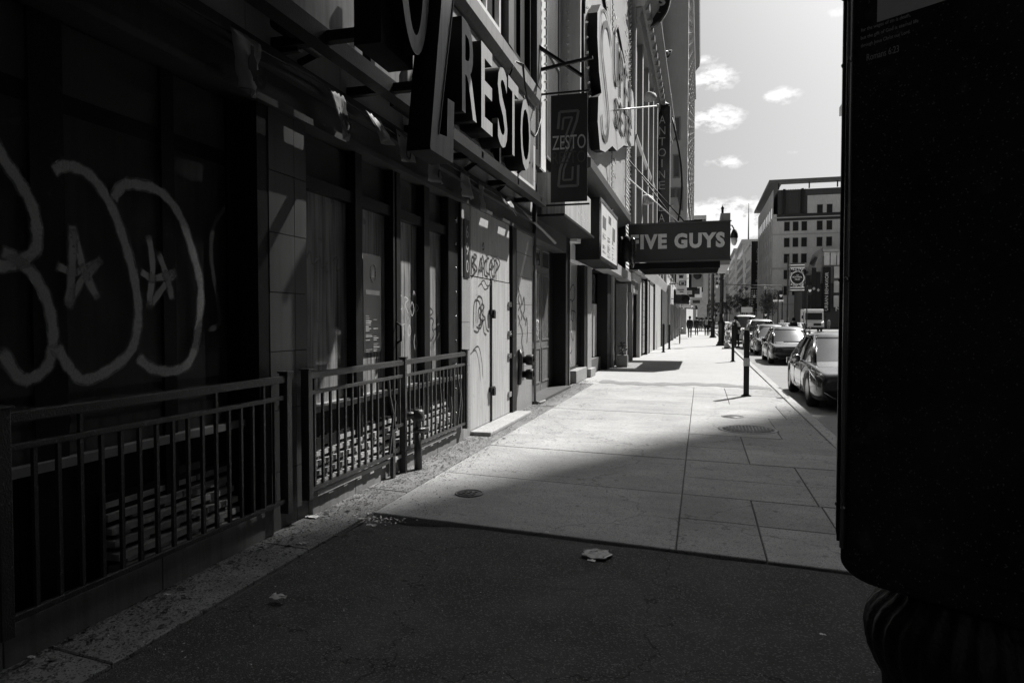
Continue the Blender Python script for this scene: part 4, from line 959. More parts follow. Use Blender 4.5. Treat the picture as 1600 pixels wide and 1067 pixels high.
# ---- ANTOINE LAOUN blade sign
al = thing('blade_sign', 'tall black blade sign with vertical letters ANTOINE LAOUN', 'sign', (-2.2, 38, 6))
MB().box(-2.50, -1.72, 37.96, 38.14, 5.2, 13.0).build('blade', M('black sign enamel', .012, .2, 5, .3, coat=.3), al)
zz = 12.1
for ch in 'ANTOINE LAOUN':
    if ch != ' ': text(ch, 'letter', white, al, (-2.12-(.20 if ch == 'O' else (.03 if ch == 'I' else .16)), 37.93, zz), YR, XU, .40 if ch == 'O' else (.06 if ch == 'I' else .32), .42, .02, bold=-.012)
    zz -= .585
MB().box(-1.72, -1.685, 37.95, 38.15, 5.2, 13.0).build('edge_strip', white, al)
arc = [(-1.62+.55*math.sin(math.pi*i/14), 38.05, 5.2+7.2*i/14) for i in range(15)]
MB().tube(arc, .05, 8).build('curved_brace', blackm, al)
MB().lathe([(.02, 12.95), (.25, 13.0), (.3, 13.15), (.12, 13.3), (.1, 13.5), (.02, 13.6)], (-2.15, 38.05, 0), 8, flute=4, fr=.3).build('finial', blackm, al)
for z in (12.6, 9.4, 6.6): MB().bar((-2.5, 38.05, z), (-3.0, 38.05, z), .08).build('arm', blackm, al)
# ---- low building with gable-like fronts y 47-78
lo = thing('low_shop_row', 'two storey stone shop row in front of the tower', 'building', (-5, 62, 0))
MB().box(-14, -2.25, 47.01, 77.9, 0, 9.6).build('wall', limes, lo)
for i in range(11):
    y0 = 48+2.7*i; w = MB().box(-2.25, -2.19, y0, y0+1.7, 4.6, 7.8).build('window', limes2, lo); MB().box(-2.19, -2.17, y0+.2, y0+1.5, 4.8, 7.6).build('pane', glassd, w)
MB().prism([(-2.3, 9.0), (-1.9, 9.2), (-1.6, 9.7), (-2.3, 9.7)], (0, 47, 0), (1,0,0), (0,0,1), (0, 30.9, 0)).build('cornice', limes2, lo)
shops = ((47.3, 6, white), (53.6, 5.5, darkpan), (59.4, 6, limes2), (65.7, 5.6, glassm), (71.6, 5.8, limes2))
for y0, w_, m_ in shops:
    s = MB().box(-2.3, -2.0+.01*(y0-47), y0, y0+w_, 2.7, 3.9).build('shop_fascia', m_, lo); MB().box(-2.24, -2.18, y0+.3, y0+w_-.3, .4, 2.6).build('display_window', glassd, lo)
    MB().box(-2.24, -2.05, y0-.15, y0+.15, 0, 3.9).build('shop_pier', limes2, lo)
MB().prism([(-2.2, 3.9), (-1.0, 3.0), (-1.0, 2.9), (-2.2, 3.0)], (0, 59, 0), (1,0,0), (0,0,1), (0, 5, 0)).build('awning', white, lo)
# ---- tower
tw = thing('office_tower', 'tall brick office tower with projecting roof cornice rising over the left row', 'building', (-10, 105, 0))
MB().box(-26, -1.66, 78, 140, 0, 50.4).build('wall', tower_m, tw)
MB().prism([(78.01, 0), (140.0, 0), (140.0, 50.4), (78.01, 50.4)], (-1.66,0,0), XR, XU, (.05,0,0)).build('street_face', tower_l, tw)
MB().prism([(-26.5, 50.4), (-1.6, 50.4), (-.75, 51.4), (-.6, 52.6), (-26.5, 52.6)], (0, 77.3, 0), (1,0,0), (0,0,1), (0, 63.4, 0)).build('roof_cornice', M('dark bronze cornice', .06, .3, .6, .6), tw)
MB().box(-1.61, -1.35, 78, 140, 44.8, 45.6).box(-1.61, -1.4, 78, 140, 9.4, 10.2).build('belt_course', limes2, tw)
wm = window_mesh(1.5, 2.2, .08, .14); wme = None
for k in range(12):
    for j in range(17):
        p = (-1.56, 79.6+3.55*j, 11.4+2.85*k)
        if wme is None:
            o = wm.build('window', M('window frame grey', .2, .2, 4, .5), tw, local=True); wme = o.data; o.location = Vector(p)-WL(tw)
            pn = MB().box(-.04, -.035, .14, 1.36, .14, 2.06).build('pane', glassd, o, local=True); pme = pn.data
        else:
            o = shared('window', wme, tw, p); q_ = bpy.data.objects.new('pane', pme); COL.objects.link(q_); q_.parent = o
MB().box(-9.0, -4.3, 76.2, 78, 24, 52).build('white_shaft', M('pale wall shaft', .36, .12, .5, .8), tw)
for x0, z0 in ((-3.9, 21.3), (-3.2, 17.2), (-2.85, 13.6), (-3.6, 13.6)):
    w = MB().box(x0, x0+1.5 if z0 > 20 else x0+.8, 77.93, 78, z0, z0+2.6).build('side_window', M('window frame grey', .2, .2, 4, .5), tw); MB().box(x0+.15, x0+(1.35 if z0 > 20 else .65), 77.9, 77.93, z0+.15, z0+2.45).build('pane', glassm, w)
# curved grilles (fan-like lights) on the party wall
for i, (y_, z) in enumerate(((60, 24.3), (60, 20.6))):
    q = thing('fan_lamp', ('upper' if i == 0 else 'lower')+' half-bowl wrought iron lamp projecting high above the row', 'lamp', (-3.4, y_, z), 'wrought iron bowl lamps high on the facade')
    m_ = MB()
    for k in range(7):
        a = math.pi*k/6; m_.tube([(-3.4+.8*math.cos(a), y_, z), (-3.4+.55*math.cos(a), y_-.2, z-.55), (-3.4, y_-.25, z-.85)], .035, 5)
    m_.tube([(-4.2, y_, z), (-2.6, y_, z)], .08, 6); m_.build('grille', blackm, q)
    MB().lathe([(.02, z-.85), (.45, z-.6), (.6, z-.15), (.6, z-.1)], (-3.4, y_, 0), 14).build('bowl', chrome, q)
    MB().bar((-3.4, y_, z), (-3.4, y_+3, z+1), .1).bar((-3.4, y_+1, z+.3), (-3.4, y_+1, 9), .15).build('arm', blackm, q)
# ---- far left blocks
def block(label, x0, x1, y0, y1, h, m_, face='x', step=(4.5, 3.6), wsz=(2.0, 2.2), cornice=1.0, z0=5., name='far_building'):
    t = thing(name, label, 'building', ((x0+x1)/2, (y0+y1)/2, 0))
    MB().box(x0, x1, y0, y1, 0, h).build('wall', m_, t)
    if cornice: MB().box(x0-.6, x1+.6, y0-.6, y1+.6, h, h+cornice).build('roof_cornice', limes, t)
    sh_ = {}
    def put(kind, p):
        if kind not in sh_:
            if kind == 'x': mb = MB().box(-.05, .06, 0, wsz[0], 0, wsz[1]); 
            else: mb = MB().box(0, wsz[0], -.06, .05, 0, wsz[1])
            o = mb.build('window', glassd, t, local=True); sh_[kind] = o.data; o.location = Vector(p)-WL(t)
        else: shared('window', sh_[kind], t, p)
    z = z0; cnt = 0
    while z+wsz[1] < h-.6:
        y = y0+1.0
        while y+wsz[0] < y1-.4 and cnt < 280:
            if 'R' in face: put('x', (x1, y, z)); cnt += 1
            if 'L' in face: put('x', (x0, y, z)); cnt += 1
            y += step[0]
        x = x0+1.0
        while x+wsz[0] < x1-.4 and cnt < 280:
            if 'F' in face: put('f', (x, y0, z)); cnt += 1
            x += step[0]*.8
        z += step[1]
    return t
block('four storey stone block just beyond the left tower', -20, -1.0, 142, 176, 17, limes, 'RF')
block('taller grey block behind the four storey stone block', -20, .4, 180, 230, 27, M('mid grey stucco', .2, .12, .5, .8), 'RF')
block('low pale block in the left distance', -20, 1.2, 234, 300, 15, limes2, 'RF')
block('wide distant slab closing the left side of the street', -16, 2.4, 304, 430, 34, limes, 'RF', (7, 4))
block('pale broad building closing the end of the street', 4, 22, 620, 660, 44, limes, 'F', (4, 4.5))
block('grey narrow building closing the end of the street', -12, 6, 560, 600, 48, M('mid grey stucco', .2, .12, .5, .8), 'F', (4, 4.5))
# ============================================================ RIGHT SIDE
def rwin(t, xs, zs, y, w_, h_, me=[None]):
    for x, z in ((a, b) for a in xs for b in zs):
        f = MB().box(x, x+w_, y-.05, y+.02, z, z+h_).build('window', limes2, t)
        MB().box(x+.12, x+w_-.12, y-.075, y-.055, z+.12, z+h_-.12).build('pane', under, f)
cbd = thing('corner_office_building', 'nine storey limestone corner office building with overhanging roof slab', 'building', (25, 180, 0))
MB().box(15.2, 40, 163, 205, 0, 25.1).box(22.3, 40, 163, 205, 25.1, 29.0).build('wall', limes, cbd)
MB().box(16.2, 40, 163.3, 205, 25.1, 30.5).build('dark_storey', darkpan, cbd)
MB().box(16.0, 40, 162.9, 163.3, 23.6, 25.1).build('dark_band', M('near black band', .012, .2, 1, .6), cbd)
for i in range(12): MB().box(16.3+.5*i, 16.36+.5*i, 163.15, 163.3, 25.1, 30.6).build('cladding_rib', darkpan, cbd)
for x in (17.2, 21.0): MB().box(x, x+.5, 162.8, 163.3, 25.2, 30.6).build('mast', blackm, cbd)
MB().box(14.2, 42, 161.5, 164.4, 31.9, 32.5).box(14.2, 17.0, 164.4, 206.5, 31.9, 32.5).build('roof_slab', M('roof slab', .1, .2, 1, .7), cbd)
for x in (16.2, 22.5, 28.2): MB().box(x, x+.25, 163, 163.3, 30.6, 31.9).build('roof_post', blackm, cbd)
MB().box(15.19, 15.25, 163, 205, 24.5, 30.6).build('pale_gable', limes2, cbd)
colsL = [17.44, 19.23, 21.01]; colsR = [24.15, 26.09]
rows = [21.22, 17.68, 14.14, 10.59, 7.04]
rwin(cbd, colsL, [r+.0 for r in rows], 163, 1.35, 2.25); rwin(cbd, colsR, [24.76]+rows[:3], 163, 1.35, 2.25)
q = MB().box(-.06, .05, 0, 2.0, 0, 2.3)
o = q.build('window', glassd, cbd, local=True); o.location = Vector((15.2, 164.5, 6))-WL(cbd); qm = o.data
for k in range(6):
    for j in range(9):
        if k or j: shared('window', qm, cbd, (15.2, 164.5+4.4*j, 6+3.7*k))
for j in range(9): MB().box(14.95, 15.19, 163.1+4.4*j, 163.9+4.4*j, 4, 24).build('pilaster', limes2, cbd)
for z in (5.0, 13, 20.5, 24.2): MB().box(15.1, 40, 162.85, 163, z, z+.25).build('string_course', limes2, cbd)
# other right side blocks
block('mid-rise stone block on the right beyond the corner office building', 15.4, 40, 236, 262, 26, limes, 'LF', (5, 3.7))
r2 = block('stepped stone tower with thin antenna in the right distance', 15.6, 40, 285, 330, 32, limes, 'LF', (4.5, 3.8), cornice=1.4)
MB().tube([(18.5, 300, 33), (18.5, 300, 50)], [.3, .1], 6).build('antenna', blackm, r2)
block('plain stone block lower than the antenna tower', 15.2, 40, 345, 420, 35, limes, 'LF', (6, 3.8))
block('distant grey block near the right vanishing point', 15.0, 40, 440, 540, 30, M('mid grey stucco', .2, .12, .5, .8), 'LF', (9, 3.8))
block('narrow shadowed shopfront building with the vertical bank sign', 15.5, 36, 207, 232, 20, darkpan, 'LF', (5, 3.7))
# low glass retail building right
lg = thing('low_retail_building', 'dark low retail building with glazed upper storey at right', 'building', (30, 140, 0))
gx0 = 19.7
MB().box(gx0, 60, 150, 162, 0, 9).build('wall', darkpan, lg)
MB().box(23.31, 60, 149.5, 162, 9, 14.5).build('upper_wall', M('mid cladding', .12, .2, 1, .6), lg)
MB().prism([(20.79, 9), (23.43, 9), (23.43, 16.2), (22.95, 15.6)], (0, 149.6, 0), (1,0,0), (0,0,1), (0, 10, 0)).build('sloping_glazing', glassm, lg)
for i in range(10):
    x = 23.66+1.2*i; MB().box(x, x+1.0, 149.3, 149.5, 12.6, 15.2).build('window', M('bright reflective glass', .5, .3, .6, .15, 0), lg)
MB().box(23.43, 60, 149, 150, 15.3, 15.8).build('roof_edge', limes2, lg)
for i in range(3):
    x = 25.45; MB().box(x, x+2.2, 148.8, 149.0, 4.6+2.9*i-.4, 6.9+2.9*i-.4).build('window', M('bright reflective glass', .5, .3, .6, .15, 0), lg)
text('M', 'lettering', white, lg, (25.8, 148.6, 3.4), YR, XU, .9, .8, .05)
x = 23.78
vs_ = thing('vertical_sign', 'black vertical sign with white letters URBAN BEHAVIOR', 'sign', (x, 148, 4))
MB().box(x-.4, x+1.0, 148.4, 148.7, 3.2, 12.2).build('blade', under, vs_)
text('URBAN BEHAVIOR', 'lettering', white, vs_, (x+.55, 148.3, 3.5), XU, Vector((-1,0,0)), 7.6, .62, .03)
for i, (px_, z0, h_, s_) in enumerate(((20.37, 3, 7.5, ''), (21.43, 3, 9, ''), (22.26, 3.2, 8, ''))):
    x = px_
    v = thing('vertical_sign', ('leftmost', 'middle', 'rightmost')[i]+' of three dark vertical blade signs beside the lettered one', 'sign', (x, 147, z0))
    MB().box(x-.35, x+.45, 147, 147.3, z0, z0+h_).build('blade', under, v)
    MB().prism([(0,0),(.3,.35),(0,.7),(-.3,.35)], (x+.05, 146.98, z0+h_*.5), YR, XU, (0,-.02,0)).build('mark', letface, v)
# vertical signs on right frontage
x = 16.14
v = thing('vertical_sign', 'tall dark vertical bank sign on the right frontage reading Banque Scotia', 'sign', (x, 206, 12))
MB().box(13.6, 16.8, 206, 206.4, 11, 24).build('blade', under, v); text('Banque Scotia', 'lettering', letface, v, (15.9, 205.9, 12.5), XU, Vector((-1,0,0)), 9.5, 1.1, .05)
v = thing('vertical_sign', 'patterned dark vertical panel below the bank sign', 'sign', (15, 205, 6))
MB().box(13.4, 15.3, 205, 205.4, 4.2, 10.6).build('panel', under, v)
q = MB(); rr = random.Random(5)
for i in range(9):
    for j in range(3):
        if rr.random() < .8: q.box(13.6+.6*j, 13.95+.6*j, 204.95, 205.0, 4.5+.65*i, 4.9+.65*i)
q.build('pattern', letface, v)
# right-hand row nearer than the frame edge shows, and the tower whose shade covers the foreground
block('seven storey stone row along the right sidewalk', 15.7, 34, 56, 86, 25, limes, 'LF', (4, 3.6))
block('dark clad row on the right, nearest the tower', 15.7, 25.8, -20, 52, 24, darkpan, 'LF', (4, 3.6))
st = block('broad dark tower across the street shading the foreground', 32, 62, -60, 9.8+1.753*32, 94, M('dark tower cladding', .06, .15, .4, .5), 'LF', (6, 7.5), (3.4, 5.0))
block('plain building across the street behind the camera', 15.7, 34, -90, -24, 38, limes, 'LF', (6, 3.8))
block('building adjoining the restaurant behind the camera', -14, -2.95, -60, -6.1, 24, brick_m, 'R', (4, 3.6))

ds = thing('round_sign', 'large black round projecting sign cut by the top edge, beyond the club', 'sign', (-2.4, 28, 14))
MB().lathe([(1.18, 27.9), (1.22, 27.93), (1.22, 28.15), (1.18, 28.18)], (-2.52, 0, 14.25), 48, axis='y').build('disc', M('black sign enamel', .012, .2, 5, .3, coat=.3), ds)
MB().lathe([(1.225, 27.92), (1.25, 27.95), (1.25, 28.13), (1.225, 28.16)], (-2.52, 0, 14.25), 48, axis='y').build('rim', chrome, ds)
text('S', 'lettering', letface, ds, (-1.78, 27.86, 13.88), YR, XU, .32, .42, .01, bold=.03)
text('MONTREAL', 'lettering', letface, ds, (-2.5, 27.86, 13.62), YR, Vector((-.25, 0, 1)), .85, .13, .01)
MB().bar((-3.2, 28.05, 14.2), (-4.2, 28.05, 13.9), .12).build('arm', blackm, ds)

for i, (x, y, z0, w_, h_, m_, lb) in enumerate((
    (-2.0, 54, 4.4, .7, 2.6, under, 'dark upright blade sign over the first low shop'), (-1.9, 58, 5.6, .8, 1.4, white, 'pale square blade sign above the low shop row'), (-1.8, 64, 3.6, 1.2, .9, under, 'dark wide blade sign over the left walkers'),
    (-1.7, 70, 7.4, .9, 4.0, under, 'tall dark blade sign in front of the tower corner'), (-1.5, 84, 5.0, 1.0, 7.5, under, 'very tall dark blade sign on the tower front'), (-1.4, 90, 3.4, 1.5, 1.0, M('mid grey sign', .3, .1, 2, .5), 'grey low blade sign on the tower front'),
    (-1.3, 101, 4.6, 1.3, 2.2, white, 'pale blade sign halfway along the tower front'), (-1.2, 112, 6.0, 1.4, 6.5, under, 'dark tall blade sign past the tower middle'), (-1.1, 127, 3.5, 1.8, 1.4, under, 'dark low blade sign near the tower end'), (-.8, 158, 6.0, 1.8, 8.0, under, 'dark blade sign on the first block past the tower'))):
    t = thing('blade_sign', lb, 'sign', (x, y, z0), 'small blade signs along the far left row')
    MB().box(x, x+w_, y, y+.2, z0, z0+h_).build('board', m_, t); MB().box(x+w_*.2, x+w_*.8, y-.02, y, z0+h_*.3, z0+h_*.7).build('print', letface if m_ is under else inkm, t); MB().bar((x, y+.1, z0+h_*.8), (x-.9, y+.1, z0+h_*.8), .08).build('arm', blackm, t)
for i, (y, m_) in enumerate(((52, under), (66, white), (74, under))):
    t = thing('awning', ('dark sloping awning nearest along the low shop row', 'white sloping awning in the middle of the low shop row', 'dark sloping awning next to the tower')[i], 'awning', (-2, y, 3), 'awnings along the low shop row')
    MB().prism([(-2.15, 3.9), (-.9, 2.95), (-.9, 2.75), (-2.15, 2.8)], (0, y, 0), (1,0,0), (0,0,1), (0, 3.4, 0)).build('cover', m_, t)
# ============================================================ NEAR CABINET AND LAMP BASE (right edge)
CW = Vector((.40, 2.20, 0)); ca = math.atan2(-.576, .817)
kb = thing('street_cabinet', 'near black street cabinet with rounded bottom and pasted notice, right edge', 'cabinet', CW, rz=ca)
def rpoly(x0, x1, z0, z1, r, n=6, r2=None):
    P = []
    for cx, cz, a0 in ((x0+r, z0+r*.55, 180), (x1-r, z0+r*.55, 270)):
        for i in range(n+1):
            a = rad(a0+90*i/n); P.append((cx+r*math.cos(a), cz+r*.55*math.sin(a)))
    return P+[(x1, z1), (x0, z1)]
MB().prism(rpoly(0, .66, .735, 3.4, .11), (0, .0, 0), (1,0,0), (0,0,1), (0, .5, 0)).build('body', cabm, kb, local=True, bevel=.012)
MB().prism(rpoly(.03, .63, .83, 3.3, .05), (0, -.006, 0), (1,0,0), (0,0,1), (0, .006, 0)).build('door_panel', cabm, kb, local=True, bevel=.003)
MB().tube([(-.014, .03, .845), (-.014, .03, .865), (-.014, .03, 3.4)], [.005, .010, .010], 10).build('edge_strip', M('worn black strip', .12, .5, 5, .25, .3, 60, metal=.8), kb, local=True)
MB().tube([(.014, -.004, .83), (.014, -.004, 3.4)], .0105, 12).build('edge_strip', chrome, kb, local=True)
MB().box(-.008, .002, .0, .05, .845, 3.4).build('edge_gap_plate', under, kb, local=True)
MB().prism(rpoly(-.028, .012, 2.44, 2.95, .016), (0, -.03, 0), (1,0,0), (0,0,1), (0, .10, 0)).build('hinge_cover', cabm, kb, local=True, bevel=.006)
for z in (.95, 1.62, 2.25):
    for x in (-.014, .016): MB().lathe([(.001, -.006), (.007, -.004), (.009, .002)], (x, -.012 if x > 0 else .018, z), 10, axis='y').build('rivet', chrome, kb, local=True)
np_ = MB().box(.088, .34, -.0075, -.0065, 2.335, 2.72).build('pasted_notice', M('grey notice paper', .8, .12, 5, .8), kb, local=True)
def ctext(s, x, z, w, h, m, par, y=-.009):
    cu = text(s, 'lettering', m, None, (0,0,0), (1,0,0), (0,0,1), w, h, .0006); 
    for v in cu.data.vertices: v.co = v.co+Vector((x, y, z))
    cu.parent = par; return cu
ctext('/No', .10, 2.43, .075, .05, inkm, np_); ctext('Information', .155, 2.385, .11, .016, inkm, np_)
dimt = M('dim pasted lettering', .6, .2, 8, .7)
ctext('for the wages of sin is death,', .045, 2.318, .13, .013, dimt, kb); ctext('but the gift of God is eternal life', .045, 2.296, .15, .013, dimt, kb)
ctext('through Jesus Christ our Lord.', .045, 2.274, .13, .013, dimt, kb); ctext('Romans 6:23', .062, 2.235, .085, .019, dimt, kb)
lbx, lby = .797, 2.225
ls = thing('lamp_post', 'fluted black cast iron lamp post base carrying the near cabinet', 'lamp post', (lbx, lby, 0))
MB().lathe([(.33, 0), (.33, .10), (.30, .13), (.262, .16), (.258, .40), (.262, .45), (.285, .49), (.306, .54), (.312, .59), (.306, .63), (.285, .665), (.258, .69), (.243, .71), (.24, .737)], (lbx, lby, 0), 144, flute=32, fr=.022).build('fluted_base', castm, ls, fix=False)
MB().lathe([(.12, 3.4), (.10, 3.6), (.09, 6.5)], (lbx+.05, lby+.05, 0), 20).build('shaft', castm, ls)

# ============================================================ STREET FURNITURE
def park_post(x, y, label, h=1.32, sticker=True, par=None):
    t = thing('parking_post', label, 'parking post', (x, y, 0), 'parking space posts on the sidewalk')
    MB().box(x-.052, x+.052, y-.05, y+.05, 0, h-.03).box(x-.045, x+.045, y-.043, y+.043, h-.03, h).build('post', blackm, t, bevel=.01)
    MB().lathe([(.10, 0), (.10, .012), (.06, .03), (.06, .04)], (x, y, .002), 12).build('flange', blackm, t)
    if sticker: MB().box(x-.062, x+.06, y-.058, y-.052, .60, .76).build('number_plate', M('grey number plate', .4, .5, 25, .5), t)
    return t
park_post(.87, 14.3, 'nearest black parking post with pale sticker beside the dark sedan')
park_post(1.12, 26.2, 'second parking post, just left of the nearest one', 1.34, False)
park_post(-1.72, 33.0, 'left of the two thin dark posts along the left wall', 1.35, False)
park_post(-1.62, 36.8, 'right of the two thin dark posts along the left wall', 1.30, False)
def street_lamp(x, y, h, label, arms=True):
    t = thing('street_lamp', label, 'street lamp', (x, y, 0), 'tall ornate black street lamps')
    MB().lathe([(.30, 0), (.30, .06), (.24, .1), (.22, .2), (.17, .28), (.17, 1.2), (.21, 1.28), (.2, 1.4), (.13, 1.5), (.12, 1.9)], (x, y, 0), 24, flute=8, fr=.04).build('base', castm, t)
    MB().lathe([(.12, 1.9), (.085, h-.7), (.11, h-.66), (.07, h-.6), (.07, h-.3), (.1, h-.2), (.03, h-.1), (.01, h)], (x, y, 0), 14).build('shaft', castm, t)
    for z in (2.6, 3.9, 5.2): MB().lathe([(.11, z), (.14, z+.05), (.11, z+.1)], (x, y, 0), 14).build('collar', castm, t)
    for s_ in ((1,) if arms else ()):
        pts = [(x, y, h-1.6), (x+s_*.25, y, h-1.2), (x+s_*.55, y, h-1.25), (x+s_*.68, y, h-1.5)]
        MB().tube(pts, .04, 8).tube([(x, y, h-2.1), (x+s_*.3, y, h-1.75), (x+s_*.5, y, h-1.45)], .025, 6).build('arm', castm, t)
        MB().lathe([(.02, h-1.45), (.10, h-1.5), (.2, h-1.75), (.22, h-1.95), (.2, h-2.0)], (x+s_*.68, y, 0), 16).build('lantern_cap', castm, t)
        MB().lathe([(.19, h-2.0), (.17, h-2.2), (.1, h-2.4), (.02, h-2.45)], (x+s_*.68, y, 0), 16).build('lantern_glass', bulb_m, t)
    return t
street_lamp(1.16, 42.8, 8.4, 'nearest tall black street lamp beyond the traffic cone')
street_lamp(.98, 62.5, 8.4, 'second tall street lamp standing behind the nearest one')
street_lamp(1.35, 98, 8.4, 'third and farthest street lamp on the left sidewalk')
tcn = thing('traffic_cone', 'pale banded traffic cone on the sidewalk near the parked cars', 'traffic cone', (1.32, 38.2, 0))
MB().box(1.32-.24, 1.32+.24, 38.0, 38.45, 0, .04).build('foot', under, tcn)
MB().lathe([(.15, .04), (.1, .32)], (1.32, 38.22, 0), 20).build('cone', rubberm, tcn); MB().lathe([(.1, .32), (.075, .46)], (1.32, 38.22, 0), 20).build('reflective_band', paperw, tcn); MB().lathe([(.075, .46), (.04, .7), (.03, .71)], (1.32, 38.22, 0), 20).build('cone_tip', rubberm, tcn)
# bicycle locked at the left wall
bk = thing('bicycle', 'bicycle parked upright against the left wall by the thin posts', 'bicycle', (-1.35, 45.8, 0))
for dy in (-.5, .5):
    m_ = MB(); ring = [(-1.35, 45.8+dy+.33*math.cos(2*math.pi*i/20), .34+.33*math.sin(2*math.pi*i/20)) for i in range(21)]; m_.tube(ring, .022, 6)
    for i in range(8): a = math.pi*i/8; m_.bar((-1.35, 45.8+dy+.32*math.cos(a), .34+.32*math.sin(a)), (-1.35, 45.8+dy-.32*math.cos(a), .34-.32*math.sin(a)), .006)
    m_.build('wheel', tyre, bk)
MB().tube([(-1.35, 45.3, .34), (-1.35, 45.45, .85), (-1.35, 46.0, .8), (-1.35, 45.8, .32), (-1.35, 45.45, .85)], .02, 6).tube([(-1.35, 46.3, .34), (-1.35, 46.0, .8)], .015, 6).build('frame', blackm, bk)
MB().tube([(-1.6, 45.4, 1.0), (-1.35, 45.45, .98), (-1.1, 45.4, 1.0)], .015, 6).build('handlebar', chrome, bk); MB().box(-1.42, -1.28, 45.95, 46.2, .9, .95).build('saddle', under, bk, bevel=.02)
# blade signs on the left frontage
def blade(x0, x1, y, z0, z1, m_, label, txt=None, tm=None, lines=None, nm='blade_sign'):
    t = thing(nm, label, 'sign', ((x0+x1)/2, y, z0)); MB().box(x0, x1, y, y+.18, z0, z1).build('board', m_, t)
    MB().bar((x0, y+.09, (z0+z1)/2), (x0-.8, y+.09, (z0+z1)/2), .06).build('bracket', blackm, t)
    if lines:
        for s_, zz, hh in lines: text(s_, 'lettering', tm, t, (x0+.08*(x1-x0), y-.02, zz), YR, XU, (x1-x0)*.84, hh, .015)
    return t
blade(-1.75, -1.02, 50, 3.36, 4.88, white, 'white blade sign with dark printed box just below the marquee', None, None, None) and None
t_ = [o for o in bpy.data.objects if o.name.startswith('blade_sign')][-1]
q = MB().box(-1.55, -1.28, 49.96, 50.0, 4.5, 4.66).prism([(-1.6,4.75),(-1.55,4.66),(-1.3,4.66),(-1.22,4.75),(-1.3,4.72),(-1.5,4.72)], (0,49.97,0), YR, XU, (0,.02,0)).box(-1.52, -1.08, 49.96, 50.0, 3.98, 4.02).box(-1.52, -1.08, 49.96, 50.0, 4.26, 4.30).box(-1.54, -1.48, 49.96, 50.0, 3.98, 4.3).box(-1.12, -1.06, 49.96, 50.0, 3.98, 4.3).box(-1.4, -1.2, 49.96, 50.0, 4.06, 4.2).box(-1.7, -1.6, 49.96, 50.0, 4.1, 4.15)
q.box(-1.66, -1.2, 49.96, 50.0, 3.66, 3.70).box(-1.5, -1.25, 49.96, 50.0, 3.5, 3.56); q.build('print', inkm, t_)
dsk = thing('disc_sign', 'small dark round blade sign under the white blade sign', 'sign', (-.95, 47.5, 3.0))
MB().lathe([(.26, 47.45), (.28, 47.48), (.28, 47.6), (.26, 47.63)], (-1.03, 0, 2.98), 28, axis='y').build('disc', under, dsk); MB().bar((-1.4, 47.54, 2.98), (-2.0, 47.54, 2.98), .05).build('bracket', blackm, dsk)
b2 = blade(-1.0, .15, 72, 4.9, 6.7, M('mid grey sign', .3, .1, 2, .5), 'pale square blade sign with a dark disc just under the marquee'); MB().lathe([(.01, 71.93), (.42, 71.93), (.42, 71.99)], (-.42, 0, 6.1), 20, axis='y').build('print', inkm, b2)
b3 = blade(.2, 1.0, 118, 4.2, 10.5, M('mid grey sign', .3, .1, 2, .5), 'tall narrow pale banner sign in the far left row'); b4 = blade(-.5, .7, 96, 1.9, 4.3, M('grey poster board', .3, .3, 3, .6), 'grey standing poster board above the far pedestrians')
b5 = blade(-.9, .1, 135, 7, 17, under, 'dark tall blade sign in the far left row')
# right side furniture
def mast_banner():
    t = thing('lamp_banner', 'black and white banner with round emblem reading MONTREAL TRUST on a lamppost', 'banner', (11.5, 92, 5))
    x0, x1, z0, z1 = 10.7, 12.35, 5.15, 8.62; w_ = x1-x0
    MB().box(x0, x1, 92, 92.04, z0, z1).build('cloth', under, t)
    q = MB()
    for a, c in ((8.35, 8.52), (8.03, 8.18), (5.58, 5.7), (5.25, 5.40)): q.box(x0, x1, 91.97, 92, a, c)
    rr = random.Random(3)
    for i in range(70):
        x, z = rr.uniform(x0+.1, x1-.1), rr.choice((rr.uniform(7.3, 8.0), rr.uniform(5.75, 6.2))); r_ = rr.uniform(.05, .12); a0 = rr.uniform(0, 3)
        q.prism([(r_*1.6*math.cos(a0), r_*1.6*math.sin(a0)), (r_*.5*math.cos(a0+1.6), r_*.5*math.sin(a0+1.6)), (-r_*1.6*math.cos(a0), -r_*1.6*math.sin(a0)), (r_*.5*math.cos(a0-1.6), r_*.5*math.sin(a0-1.6))], (x, 91.985, z), YR, XU, (0,-.01,0))
    ringp = [(11.52+.84*math.cos(2*math.pi*i/40), 6.83+.86*math.sin(2*math.pi*i/40)) for i in range(40)]
    q.prism(ringp, (0, 91.99, 0), YR, XU, (0, -.015, 0)); q.build('print', white, t)
    MB().prism([(11.52+(a-11.52)*.86, 6.83+(b_-6.83)*.86) for a, b_ in ringp], (0, 91.97, 0), YR, XU, (0, -.01, 0)).build('emblem', under, t)
    text('PLACE', 'lettering', white, t, (11.35, 91.95, 7.12), YR, XU, .34, .11, .005); text('MONTREAL', 'lettering', white, t, (10.95, 91.95, 6.84), YR, XU, 1.14, .2, .005, bold=.01); text('TRUST', 'lettering', white, t, (11.2, 91.95, 6.54), YR, XU, .64, .2, .005, bold=.01)
    MB().bar((10.4, 92.02, z1+.02), (x1, 92.02, z1+.02), .06).bar((10.4, 92.02, z0-.02), (x1, 92.02, z0-.02), .06).build('arm', blackm, t)
mast_banner()
street_lamp(10.45, 92.3, 9.6, 'black street lamp carrying the Montreal Trust banner')
